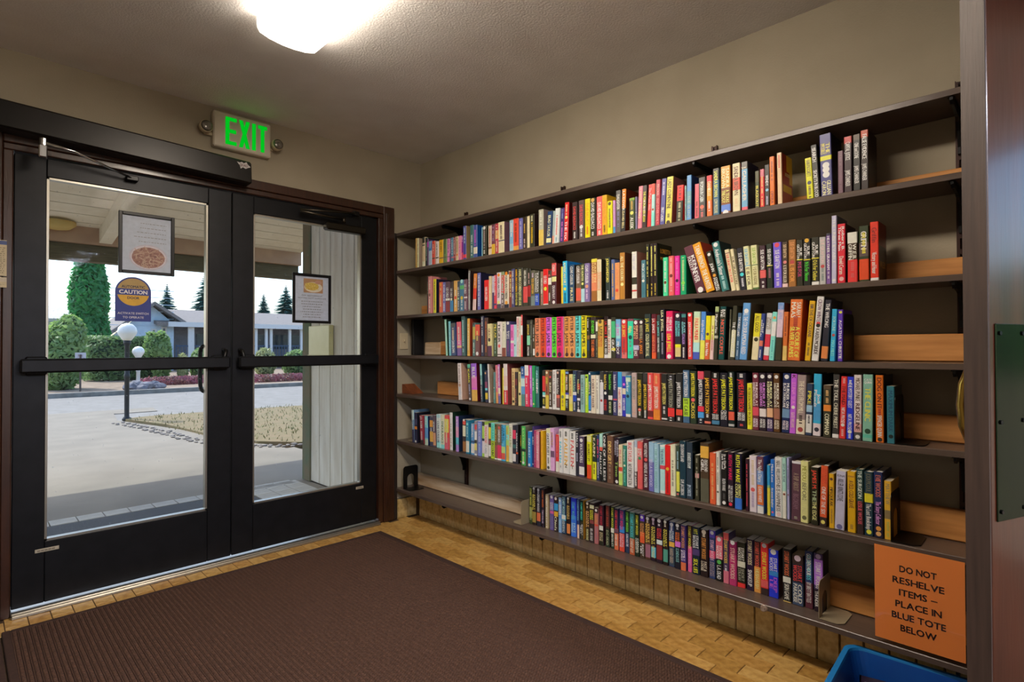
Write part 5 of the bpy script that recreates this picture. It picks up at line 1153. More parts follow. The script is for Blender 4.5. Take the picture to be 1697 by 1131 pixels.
BOOKS[4] = """
@750 590 11.31
117 183 140 dbb~-22|L988:.05-.55|Oa87:.6|L9ab:.65-.95|Ca87
308 358 160 544~-32|B5a8:0-.1|Tee3:.14-.5:ICARUS|L99b:.55-.85|Oeee:.95
362 462 145 b5b~-22|B85b:0-.35|Bc6a:.35-.65|Be94:.7-1|Tddf:.1-.4:BLUE|C512
522 556 155 699~-24|B8bb:0-.3|B456:.55-1|Lddd:.4-.95|C245
617 662 280 335~-22|B846:.35-.55|B6bd:.55-.62|Bca3:.7-.9|Oe96:.08
677 703 155 dde~-26|L99b:.1-.9|C987
770 798 310 588|Oeca:.5|Lbca:.6-.9
802 840 175 c67~-16|Lfbb:.1-.6|Be85:.7-1
846 888 160 a6a~-16|Teed:.05-.55:HIDDEN PICTURES|Bdba:.6-.75|B669:.8-1|C532
938 950 230 db4
952 1025 150 cbb~-10|Bdaa:.3-.55|Bb34:.65-1|Lfcc:.55-.95|C844
1102 1165 235 ca7~-8|L754:.1-.8|O432:.9
1168 1213 305 433|B733:.2-.4|La65:.5-.9
1222 1285 305 cb8|O333:.65|L765:.05-.3
@860 600 11.31
45 118 90 58b~-12|B259:0-.25|Bade:.3-.5|Lcde:.05-.2|B588:.7-1
120 190 65 d35~-14|Becd:0-.25|Lfff:.05-.5|Lfdd:.7-.95
195 243 75 a5b~-12|Leee:.05-.55|Leee:.7-.95
250 300 70 295~-10|Ladb:.3-.6|Odc7:.92
310 372 90 377~-8|T8bd:.1-.55:GREG ILES|Tdde:.3-.65:TURNING|C133
425 485 160 332|Bb33:.15-.55|B6bb:.58-.65|Bedc:.65-.7|Tcb4:.75-.9:NIGHT|Beee:.95-1
490 553 160 964|Oeca:.06|Tdb3:.18-.35:GRIPPANDO|Bba4:.65-1|L522:.4-.6
557 615 180 543|Teda:.3-.55:BURKE|Oc44:.15|Ledc:.6-.9|Beee:.95-1
625 698 150 ccc|T988:.05-.55:ROBERT B. PARKER|L655:.6-.85
703 765 160 433|Ob98:.06|Tfff:.2-.6:Robert B. Parker|Be65:.62-.7|B855:.7-.93|Beee:.95-1
770 856 150 eb2|Lb82:.05-.55|O786:.67|L974:.75-.9
862 922 165 322|B68b:.03-.08|Td84:.12-.5:Robert B. Parker|Tfff:.15-.48:SMALL VICES|B44a:.55-.6|Beca:.6-.7|Tacf:.75-.93:ROBERT
933 1003 235 db7|Ta64:.1-.6:ROBERT B. PARKER|Beb5:.8-1
1008 1075 165 346|T9d9:.1-.5:Robert B. Parker|Bdcd:.52-.6|B24a:.6-.75|Lccc:.78-.95
1087 1145 180 334|Ba33:.3-.45|Tbc8:.2-.55:Robert B. Parker|Bddd:.66-.72|Leee:.75-.92|Beee:.94-1
1150 1225 245 8aa|T577:.1-.8:ROBERT B. PARKER
1230 1288 238 9c3|Tdd8:.1-.8:ROBERT B. PARKER|O553:.07
1293 1343 185 257|Oddd:.05|Tcd9:.25-.55:Robert B.|B37b:.58-.92|Beee:.95-1
@740 580 5.657
1355 1397 240 cba|T755:.1-.85:ROBERT B. PARKER
1400 1428 242 dcb|L877:.1-.85
1432 1466 205 bbc|B444:0-.25|Tfff:.2-.55:Parker|O933:.68
1469 1509 205 223|Tfa4:.07-.42:Robert B. Parker|Odcc:.5|Tc33:.65-.9:COLD SERVICE
1512 1551 205 232|T6d4:.07-.42:Robert B. Parker|Bddd:.55-.65|Tbd9:.72-.92:NOW AND THEN
1554 1593 207 447|Tfcd:.07-.42:Robert B. Parker|Bb45:.62-.65|Tccd:.7-.92:ROUGH
1596 1636 207 cdd|B38b:0-.35|Tb66:.4-.85:PAINTED LADIES|Oaaa:.95
1639 1676 250 33a|Oe6b:.2|Bdba:.3-.45|Tfff:.55-.85:ROBERT B. PARKER
@1000 590 5.657
205 252 185 48a|Baca:.05-.15|Tbdd:.1-.4:Parker|O245:.5|Bdde:.93-1
258 305 160 a99|T887:.1-.6:ROBERT GREGORY|Tb98:.6-.95:BROWNE
308 358 162 332|Tfa3:.15-.72:JAMES PATTERSON|Oc54:.82|Lddd:.8-.95
363 409 160 333|Tfa3:.25-.8:JAMES PATTERSON|Lddd:.82-.97|B444:0-.2
412 463 160 c44|Tfcc:.25-.8:JAMES PATTERSON|Lfaa:.05-.2|B733:.82-.95
466 529 165 f54|Tfdb:.28-.75:JAMES PATTERSON|Lf96:.05-.22|Bf73:.78-1
535 591 170 333|Tdb6:.2-.65:JAMES PATTERSON|Lddd:.7-.85|Bbbb:.95-.98
602 665 170 333|T998:.12-.7:JAMES PATTERSON|Bc33:.72-.9|Lccc:.92-.97|Laab:.02-.1
677 738 165 333|Teee:.18-.7:JAMES PATTERSON|Bd43:.74-.86|Lccc:.9-.96
742 804 135 468|Tdee:.03-.5:JAMES PATTERSON|B9b3:.53-.88|T564:.55-.86:1ST CASE|C135
812 870 142 343|Tdb3:.04-.48:JAMES PATTERSON|Oc55:.55|Tba4:.6-.9:CROSS
879 939 145 223|Bb45:.0-.15|Teee:.15-.65:JAMES PATTERSON|Bd34:.66-.76|B48c:.77-.88|Lccc:.9-.97
944 1006 140 322|Tf93:.13-.78:JAMES PATTERSON|Lddd:.8-.88|Bb65:.93-.97
1012 1086 155 222|Te33:.12-.76:JAMES PATTERSON|Tddd:.78-.88:CROSS/JUSTICE|B479:.9-.97|Lccc:.02-.1
1093 1162 160 223|Tde3:.12-.68:JAMES PATTERSON|Teed:.7-.87:CRAZY/CROSS|L998:.02-.1
1165 1222 150 233|Tfc3:.1-.68:JAMES PATTERSON|Be54:.72-.87|Lddd:.02-.1|Baaa:.94-.98
1242 1330 160 223|Tc33:.12-.7:JAMES PATTERSON|Tedd:.72-.86:LONDON/BRIDGES|Lccc:.02-.08|Lb44:.9-.96
1342 1390 258 dc3|T763:.1-.9:PETERSON NAMED IN DEATH
1393 1452 160 734|Occd:.06|Tdbb:.17-.58:MURDER AT/KENSINGTON PALACE|Bb45:.6-.75|Tdbc:.8-.95:ANDREA/PENROSE
1456 1521 162 323|Occd:.06|Tb7c:.17-.58:MURDER AT/QUEEN'S LANDING|Bcbb:.62-.76|Tdcd:.8-.95:ANDREA/PENROSE
1526 1586 162 323|Occd:.06|Tdc9:.15-.58:MURDER AT/KENSINGTON|Be97:.6-.76|Tdbc:.8-.95:ANDREA/PENROSE|B436:.78-1
1590 1650 165 642|Oddc:.06|Tfdb:.17-.58:MURDER AT/HALF MOON GATE|B965:.6-.78|Tdba:.8-.95:ANDREA/PENROSE
@1240 590 5.657
302 376 165 236~18|Occd:.06|Tdde:.17-.58:MURDER ON/BLACK SWAN LANE|B68a:.6-.75|Tdbc:.8-.95:ANDREA/PENROSE
378 436 170 a5c~22|T635:.02-.08:K|Tc7d:.15-.5:LUNA SEA|Ofcb:.56|Tcaa:.65-.9:KATE WILLIAMS
440 524 180 988~22|Tcba:.1-.65:THE BOYS FROM MILL|Bcba:.75-1|O944:.92|L433:.68-.82
530 588 260 346~20|Tdb4:.15-.4:PIKE|B8ac:.42-.55|Beee:.6-.95|L445:.62-.75
592 668 170 39c~18|Tdef:.25-.55:Jodi/Picoult|B48b:.5-.75|Bcbc:.8-1|O445:.9|C223
696 770 275 443~8|B654:0-.08|Bd73:.38-.5|Teda:.55-.95:COMMAND|Lb96:.1-.35|C221
776 840 175 444~18|Teeb:.08-.42:THE TOLL|Tbba:.45-.85:CHERIE PRIEST|Bddf:.94-1|C222
845 904 195 d33~25|Ld99:.03-.1|T722:.15-.45:THE MAID|Tfcc:.5-.75:NITA PROSE|Ld99:.85-.95|Offf:.78
908 974 198 23b~14|Lccf:.03-.1|Tdee:.1-.5:THE MYSTERY GUEST|Tdde:.6-.85:NITA PROSE|Lccf:.92-.98|Occb:.88
980 1053 180 cbb~8|T654:.05-.4:MICHAEL PUNKE|T644:.44-.85:RIDGELINE|Be99:.75-.88|B555:.88-1|Oeee:.95
1065 1160 175 7a9~12|Hdee:.08:CATE|Hdee:.12:QUINN|Tdd5:.2-.7:THE CLINIC|O354:.85|B5a9:.9-.95|C233
1186 1262 182 f62|T622:.04-.5:DOG ON IT|Tfdc:.6-.92:SPENCER QUINN|L933:.5-.58|O333:.96|C234
1290 1365 285 378|T257:.08-.8:MAXIMUM DARK|O233:.88|C244
"""
BOOKS[5] = """
@670 670 11.31
142 180 115 68a~-14|Bade:0-.3|Tdde:.02-.6:BROKEN CAGES|B446:.6-1
183 228 165 335~-8|B557:.2-.4|Bc73:.45-.55|Odcc:.95|C223
290 350 215 934~-14|Tedd:.03-.45:J.D. ROBB|Ledd:.55-.85|B433:.85-1
383 440 225 7bd~-6|Tdee:.05-.3:NORA|B58b:.4-.75|Baba:.8-1|C236
475 535 240 446~-10|Bd83:.12-.35|Bc94:.5-.85|Lddd:.38-.48
545 592 215 656~-12|Teee:.2-.5:NEWMAN|Bb86:.55-.95|B545:0-.15
608 675 195 bcd~-6|B9bd:.0-.1|T457:.2-.85:CLIVE CUSSLER|B8cd:.8-1
680 745 205 cda|T687:.2-.85:ENDURANCE|B7cd:.88-1
757 830 215 c44|Bdb5:.1-.5|Lfe9:.15-.8|Bb56:.65-1
842 893 160 ddc~-4|L997:.3-.9|C243
968 1020 230 97b~-4|Bc8a:.3-.6|B5ab:.6-.8|C235|Ldcd:.1-.4
1097 1150 290 433~-3|Bc43:.03-.15|Bdca:.18-.5|B963:.65-.95|Oeee:.02
1157 1215 300 279|O7cf:.12|Bddb:.62-.95|L9ce:.2-.5
1238 1300 370 58b|Teef:.03-.45:FREEFALL|Beef:.65-.95|B358:.55-.62
@780 680 11.31
70 112 205 889|Bb44:.1-.25|Bddd:.3-.55|B443:.55-.65|Bcb6:.65-.85|Beee:.95-1
120 190 210 67b|Taac:.05-.6:J.D. ROBB|L9ae:.65-.9
198 242 220 9b5|B333:0-.12|Bcbc:.5-.9|B335:.48-.55|Leee:.6-.9
246 313 285 dbb|Tc66:.05-.55:MADHOUSE|Bddc:.6-.95|T99a:.62-.9:CARL
318 360 245 553|B222:0-.1|Bdb3:.12-.45|B845:.5-.6|Beee:.63-.95
366 438 240 6cb|T3a8:.05-.45:DAVIS BUNN|Bad3:.5-1|T343:.52-.95:DISCOUNT
446 494 260 763|O332:.05|B955:.6-.93|Lb96:.15-.5|Beee:.96-1
500 570 265 765|Ob54:.1|Tddd:.15-.5:SANDFORD|Bc35:.58-.95|Beee:.95-1
577 645 275 49c|T257:.02-.5:CHILD/PRESTON|Bad7:.6-.78|Bc54:.78-.95|L9ce:.5-.6
652 703 290 9b6|Le73:.05-.4|Be94:.55-.98|B7cb:.25-.4
707 770 255 cdb|T894:.1-.6:SANDRA BYRD
782 838 290 334|Bc35:.12-.35|B477:.5-.6|Bddd:.75-.95
842 878 280 334|Tddd:.2-.7:BADLANDS|Bb53:.7-.75|C222
922 950 300 332|Tda3:.15-.62:LOCKED|Odb4:.92
955 1027 300 4a5|T9d7:.05-.55:BLACK FOREST|B243:.58-.65|Oddd:.93|Lcd8:.65-.9|C776
1072 1135 400 27b|Tade:.2-.75:RUN AWAY|Odde:.95
1140 1172 310 437|Tddf:.1-.6:BURN|Odcd:.93
1175 1208 380 a36|Lc88:.1-.9
1215 1276 400 d78|Tfbb:.1-.8:GOOD COMPANY|C843
1310 1357 385 e92|Lb73:.1-.9
@840 640 5.14
330 364 365 eed~-3|T444:.12-.65:GHOST FLEET|L665:.7-.85|O555:.94|Bed9:0-.1
366 398 362 d9c~-4|Tca3:.1-.4:LITTLE|B757:.53-.68|L857:.1-.45
408 434 415 d33|Lc77:.05-.6|Bccb:.72-1
440 470 368 ddd|T3ac:.22-.83:FALLEN|H556:.85:3|L332:.05-.18
472 524 370 ddc|Tc94:.22-.8:FALLEN|H554:.82:2|L332:.05-.18
527 578 385 ddd|Tb55:.22-.8:FALLEN|H775:.82:1|L332:.05-.18|C223
@920 690 5.657
185 213 150 334|Tdde:.02-.35:HALO|Laac:.45-.65|C223
213 262 190 546|Odcd:.1|Tfff:.18-.65:WATCHERS|Bccd:.75-.95|C322
293 334 180 ec2|B653:0-.05|T653:.2-.6:AN UNLIKELY SPY|Bc42:.68-1|Bdc8:.0-.15
340 376 182 343|Tcb9:.03-.5:KARIN|Bec3:.6-1|L664:.65-.9
380 408 182 347|Te45:.08-.5:the girls in|Lddd:.6-.95
410 440 165 9cb|Bd54:.28-.36|B222:.36-1|Tfff:.38-.88:FALLOUT
443 480 170 222|Tddd:.03-.9:ONE OF US LIES|O999:.94|C211
484 538 185 754|Tca6:.12-.6:DINO GRT|L987:.62-.9
545 590 205 323|Taab:.05-.4:Elizabeth/Bennet|T8a5:.5-.85:Time|Occc:.95|C234
592 627 270 cb9|Bb43:.55-.65|Bad6:.7-1|Tb77:.1-.5:BLESS
630 661 275 387|Odca:.5|Tbdd:.1-.4:Departures|L6ba:.6-.9
668 730 235 dcc|Tb44:.03-.45:BRAD TAYLOR|T655:.5-.95:NO FORTUNATE SON
733 761 225 ccd|B9ab:.0-.15|Lddd:.7-.95|B544:.65-1|Teee:.6-.95:THE LAST
765 811 240 d55|Tfbb:.15-.35:ROBERTA/RICH|O486:.35
815 866 220 523|Tecc:.07-.35:WEST RENLEY|Od55:.4|Tedd:.47-.95:I REFUSE A MASTER|C422
870 918 245 8ac|B66a:.4-1|Taad:.35-.9:BELLA ELLWOOD
922 965 258 8ab|L9bc:.05-.5|T7aa:.1-.9:THE SILENT WOMAN
970 1018 272 9cd|Beee:0-.04|T468:.08-.4:THE HAUNTING|Bb45:.42-.52|Beee:.94-1|B9ce:.5-.9
1020 1070 275 d22|Od93:.48|L922:.55-.95
1073 1120 270 cca|L887:.3-.8
1123 1156 285 454|Bcd5:.5-.9|L8ab:.1-.45|Od66:.95
1160 1216 235 245|Tcde:.07-.35:DEATHSWAP ISLAND|Tcde:.68-.95:D.M. JACOBSON
1219 1276 245 345|Tbcd:.2-.45:BOUNDED SWAMP|T9ab:.75-.95:JIM CHRISTIE|C122
1302 1340 365 443|L998:.05-.9|Bb88:.4-.5
1350 1430 255 543|Be94:.05-.25|Tfec:.28-.48:DEAD END/GIRL|B665:.6-1|C642
1442 1496 345 c53|Le96:.2-.9
1503 1536 335 ccb|O665:.75|L887:.1-.6
1543 1598 335 222|Teee:.05-.32:In a Dark,/Dark Wood|Tccd:.5-.72:RUTH WARE|L666:.75-.9|Occc:.94
1607 1662 340 323|Tc25:.05-.5:RUTH WARE|Tbbb:.6-.9:THE DEATH OF/MRS. WESTAWAY|Oe34:.94
@1200 720 5.657
90 157 180 224|Tee3:.03-.52:RUTH WARE|Tde7:.55-.8:ONE PERFECT/COUPLE|B36b:.8-1|C333
192 221 230 423|Lc45:.1-.9
224 291 205 dbc|Lba8:.05-.5|Ob55:.6|L98a:.65-.9
296 356 210 68b|B745:.0-.25|Tddf:.05-.45:The Night Diary|Bc63:.5-.85|Tedc:.53-.8:KAREN WHITE|Bedc:.87-1|C35a
390 421 290 7a8|Bdb4:.45-1|B38b:.0-.4
423 460 240 26b|Tdef:.08-.4:Minka Kent|Tdff:.5-.85:An unseen daughter|Od57:.93
464 531 220 ddd|T777:.05-.38:NIALL WILLIAMS|T777:.38-.9:THIS IS HAPPINESS|Ocaa:.95
534 572 220 9cb|Bccb:.55-1|O843:.6|T678:.1-.4:SAY IN A YEAR
577 600 225 99c|O855:.6|L668:.1-.5
612 700 255 645~10|Bbbc:.0-.04|T987:.2-.5:A SHIP ABOUT|T867:.55-.8:BIG DREAM|L998:.93-.97
702 775 255 cc8~6|T994:.08-.32:MEYOU|T886:.35-.65:BEFORE|O775:.92|Tbb8:.6-.85:MEETING
800 868 310 332~4|Tc43:.05-.38:JAMES M.|T9a8:.4-.6:THE|Tcd8:.6-.92:THE EDGE
876 944 295 e53~22|Tb43:.05-.3:SOMEONE/MOVED|Tfbb:.35-.8:ONE OF THE SIX|B433:.85-1|Odb6:.93|C322
968 1017 370 c92|T433:.25-.6:PIPSQUEAK|L974:.65-.9|O644:.1
1018 1110 345 aac~22|T556:.15-.5:KILLER KING'S COVE|H778:.08:IONA|O669:.95|C323
1142 1219 350 e92|T743:.15-.6:A OLD, COLD GRAVE|H964:.08:IONA|L974:.85-.95
1226 1292 330 355|Tbcb:.02-.45:THE SURGEON|Td56:.5-.85:LESLIE WOLFE|B433:.5-1
1299 1382 355 245|T776:.02-.35:JODI PICOULT|Bdb3:.34-.48|Tddf:.5-.9:The Lost Bookshop|Odc4:.94
1388 1474 355 236|Tb65:.05-.38:EVIE WOODS|Td8c:.45-.8:The Story Collector|Oe84:.86|Oe96:.94|B224:.5-1
1484 1553 440 c93|B875:.5-.65|T986:.05-.4:MATTHEW|Laa5:.7-.95
"""
BOOKS[6] = """
@860 790 11.31
178 237 190 453|B995:.55-.85|Tbb5:.05-.5:STUART WOODS|T9a7:.6-.9:PALINDROME
243 308 200 322|Oddc:.04|Tdb5:.17-.62:STUART/WOODS|B984:.65-.93|L998:.05-.14
318 386 215 334|Oddd:.05|Tedd:.17-.62:STUART WOODS|Bd64:.65-.87|Lbbc:.05-.14
405 458 230 323|Tc63:.05-.48:STUART WOODS|Tbae:.55-.9:TWO DOLLAR|C211
478 530 340 a97|Teec:.05-.65:STUART WOODS|Leee:.7-.97
560 634 355 659|Odcd:.05|Tedd:.2-.42:STUART/WOODS|Bb58:.45-.53|T779:.6-.95:WHITE/CARGO
645 718 375 322|Odbb:.06|B38b:.2-.4|Be93:.43-.57|Teda:.58-.97:Chiefs
725 782 400 79c|Teef:.2-.5:STUART/WOODS|B58c:.45-.6|T9be:.65-.92:DEEP LIE|Oeef:.08
788 866 365 246|T9cc:.03-.5:STUART WOODS|B39b:.5-.65|S:.56|Tbdd:.68-.92:LUCID INTERVALS
885 946 385 322|Oddc:.04|Tea6:.2-.6:STUART/WOODS|Bd74:.7-.95|Lcb9:.06-.16
957 1055 405 23b|T5aa:.1-.55:STUART WOODS|B36d:.45-1|T9bf:.65-.9:HOT/MAHOGANY
1077 1117 420 347|T7ac:.03-.55:STUART WOODS|Bca9:.65-1
1125 1185 450 132|T4ba:.05-.5:STUART WOODS|Teec:.62-.9:BEVERLY/HILLS|B443:.55-1|Cb83
1235 1308 470 432|Odba:.05|Te96:.2-.68:STUART/WOODS|Tbb8:.72-.95:MOUNTING FEARS|Lcba:.1-.16
@970 820 9.425
58 125 130 433|Bbb9:.05-.14|Tde3:.18-.42:STUART/WOODS|B844:.43-.52|Tbbb:.65-.95:BEL-AIR DEAD
130 190 205 a66|B433:0-.15|Oddd:.07|Te84:.2-.45:STUART/WOODS|Be43:.46-.5|L978:.55-.95
202 268 165 423|Ta34:.03-.5:STUART WOODS|B332:.6-1|S:.57|Tba8:.68-.9:SON OF/STONE
300 362 170 533|Ta43:.03-.5:STUART WOODS|B343:.55-1|Taa8:.6-.95:D.C. DEAD|C422
378 433 190 243|Tcd4:.03-.5:STUART WOODS|S:.57|Tccb:.65-.95:UNNATURAL ACTS
437 502 215 335|Te33:.05-.5:STUART WOODS|B756:.48-.58|Be64:.6-1|Tfdb:.63-.9:SEVERE CLEAR
512 592 235 347|Tb36:.03-.48:STUART WOODS|B37b:.4-.55|Be43:.57-1|Tdab:.58-.9:COLLATERAL/DAMAGE
603 667 255 235|B243:0-.5|T7d4:.04-.5:STUART WOODS|Tbbd:.55-.85:DOING HARD TIME|B346:.55-1
675 755 275 476|T4ab:.05-.58:STUART WOODS|Ba53:.62-1|Tdba:.62-.95:STANDUP GUY
763 830 290 232|Tcd4:.05-.5:STUART WOODS|Tdeb:.58-.92:CARNAL/CURIOSITY
840 912 310 543|B53a:0-.15|Oeef:.06|Te85:.2-.5:STUART/WOODS|Bd53:.4-.65|Tfec:.68-.95:SHOOT/HIM
917 996 340 643|Oddc:.05|Tfa5:.15-.62:STUART/WOODS|B967:.65-.95|B323:0-.15|Lcba:.08-.14
1005 1080 355 323|Obab:.05|Teb5:.18-.65:STUART/WOODS|B5ad:.68-.92|Lbab:.08-.16|Tcb6:.66-.93:HOT PURSUIT
@1080 840 8.7
55 138 170 323|Oddd:.05|Te44:.22-.45:STUART/WOODS|Bbdd:.48-.58|B833:.6-.92|Lccc:.1-.18
150 218 190 322|Odcb:.04|Teb5:.18-.62:STUART/WOODS|B598:.65-.93|Lcba:.08-.15
225 308 220 347|Oddd:.06|Tbcd:.2-.42:STUART/WOODS|Be94:.45-.56|B456:.58-.98|Ta98:.6-.92:NAKED GREED|Lbbd:.1-.18
322 402 235 223|Oddd:.05|Tf63:.2-.4:STUART/WOODS|Bb6b:.4-.52|T7aa:.55-.85:SCANDALOUS|Lccc:.1-.16
405 480 265 437|Td84:.03-.5:STUART WOODS|B548:.55-.8|Tcbf:.55-.78:FAMILY/JEWELS|Be64:.82-1
495 556 270 c58|B543:0-.45|Tcb4:.03-.5:STUART WOODS|Td8a:.6-.85:BELOW THE BELT
567 672 290 234|Tce4:.05-.15:NYT|Tfff:.18-.45:STUART/WOODS|B547:.47-.6|Tcd3:.68-.97:SEX, LIES
683 790 330 322|Odba:.05|Te84:.18-.62:STUART WOODS|Tcba:.68-.88:FAST &/LOOSE|Lcba:.1-.15|C421
802 890 345 347|B54a:0-.15|Oddf:.05|Te9a:.2-.62:STUART WOODS|Bc46:.42-.58|T988:.66-.95:INDECENT/EXPOSURE
902 1004 430 222|Bc56:.0-.5|Oedd:.06|Tfff:.2-.5:STUART/WOODS|O5a5:.57|Tfff:.65-.95:L.A. DEAD
@1100 840 4.991
480 526 215 546|Bd55:.0-.15|Tfa4:.13-.6:STUART WOODS|Bb67:.75-1|Lddd:.65-.75
530 590 285 a36|Occd:.03|Tda9:.15-.85:STUART WOODS|B825:.0-.3
592 658 295 332|Tccb:.12-.4:STUART/WOODS|Bbba:.42-.55|T998:.58-.85:SHORT/STRAW|Bd33:.9-1
668 728 270 324|Tcb9:.03-.5:STUART WOODS|Tdcc:.6-.92:SHAKEUP
730 785 285 533|Td54:.03-.5:STUART WOODS|Bd84:.5-1|Tfc8:.55-.92:HUSH-HUSH
787 850 300 e33|Oedd:.05|Tfd4:.18-.7:STUART WOODS|Bc55:.72-.85|B433:.87-1
852 932 355 23c|Odef:.05|Tfff:.17-.45:STUART/WOODS|B37b:.45-.55|Ta5b:.58-.88:DEEP/LIE|C423
972 1040 345 333|Td64:.05-.5:STUART WOODS|S:.58|Tccb:.66-.95:SKIN GAME|Bca6:.98-1
1048 1140 400 334|B433:.0-.18|Obab:.06|Te44:.2-.52:STUART/WOODS|B457:.55-1|Tdcb:.58-.95:COLD/PARADISE
1150 1216 370 347|T5bd:.06-.5:STUART WOODS|Tcdd:.04-.42:GOLDEN HOUR|B634:.55-1|Tecc:.55-.9:BY BRETT BATTLES
1228 1303 385 547|Oa9b:.05|B96c:.1-.55|Tfff:.15-.6:STUART WOODS|B323:.62-1|Tddd:.65-.92:DISTANT/THUNDER|C211
"""
ORD=['first','second','third','fourth','fifth','sixth','seventh','eighth','ninth','tenth','eleventh','twelfth','thirteenth','fourteenth','fifteenth','sixteenth','seventeenth','eighteenth','nineteenth']
TENS={20:'twent',30:'thirt',40:'fort',50:'fift',60:'sixt',70:'sevent',80:'eight'}
def ordinal(n):
    if n<20: return ORD[n-1]
    t,u=n//10*10,n%10
    return TENS[t]+('ieth' if u==0 else 'y-'+ORD[u-1])
def cname(h):
    r,g,b=[int(c*2,16)/255 for c in h]; hh,s,v=colorsys.rgb_to_hsv(r,g,b); hh*=360
    if v<.30: return 'black'
    if s<.16: return 'black' if v<.3 else 'dark grey' if v<.42 else 'grey' if v<.7 else 'white'
    if v<.36: return {0:'dark brown',1:'dark olive',2:'dark green',3:'navy',4:'dark purple'}[0 if hh<35 or hh>=340 else 1 if hh<75 else 2 if hh<190 else 3 if hh<262 else 4]
    if hh<14 or hh>=345: return 'red' if s>.5 else ('pink' if v>.62 else 'maroon')
    if hh<27: return 'orange' if s>.6 and v>.7 else ('brown' if v<.75 else 'tan')
    if hh<43: return 'orange' if s>.72 and v>.85 and hh<36 else 'cream' if s<.42 and v>.68 else 'gold' if s>.5 and v>.62 else 'brown' if v<.62 else 'tan'
    if hh<70: return 'yellow' if s>.5 and v>.7 else 'cream' if v>.65 else 'olive'
    if hh<155: return 'green' if v<.75 or s>.4 else 'pale green'
    if hh<200: return 'teal' if v<.68 or s>.45 else 'pale teal'
    if hh<262: return ('blue' if s>.3 else 'grey-blue') if v<.68 or s>.5 else 'light blue'
    if hh<300: return 'purple' if v<.68 else 'lavender'
    return 'magenta' if s>.55 else 'pink' if v>.7 else 'mauve'
KB=1.75
def pcol(h):
    c=lin(h); k=.72+.86*min(1,max(c)/.5); y=.3*c[0]+.6*c[1]+.1*c[2]
    return tuple(max(.002,min(.87,(y+(q-y)*1.02)*k)) for q in c)
ROWNAME={1:'top',2:'second',3:'third',4:'fourth',5:'fifth',6:'bottom'}
SETB={1:.022,2:.022,3:.018,4:.012,5:.022,6:.082}
N_BOOKS=0
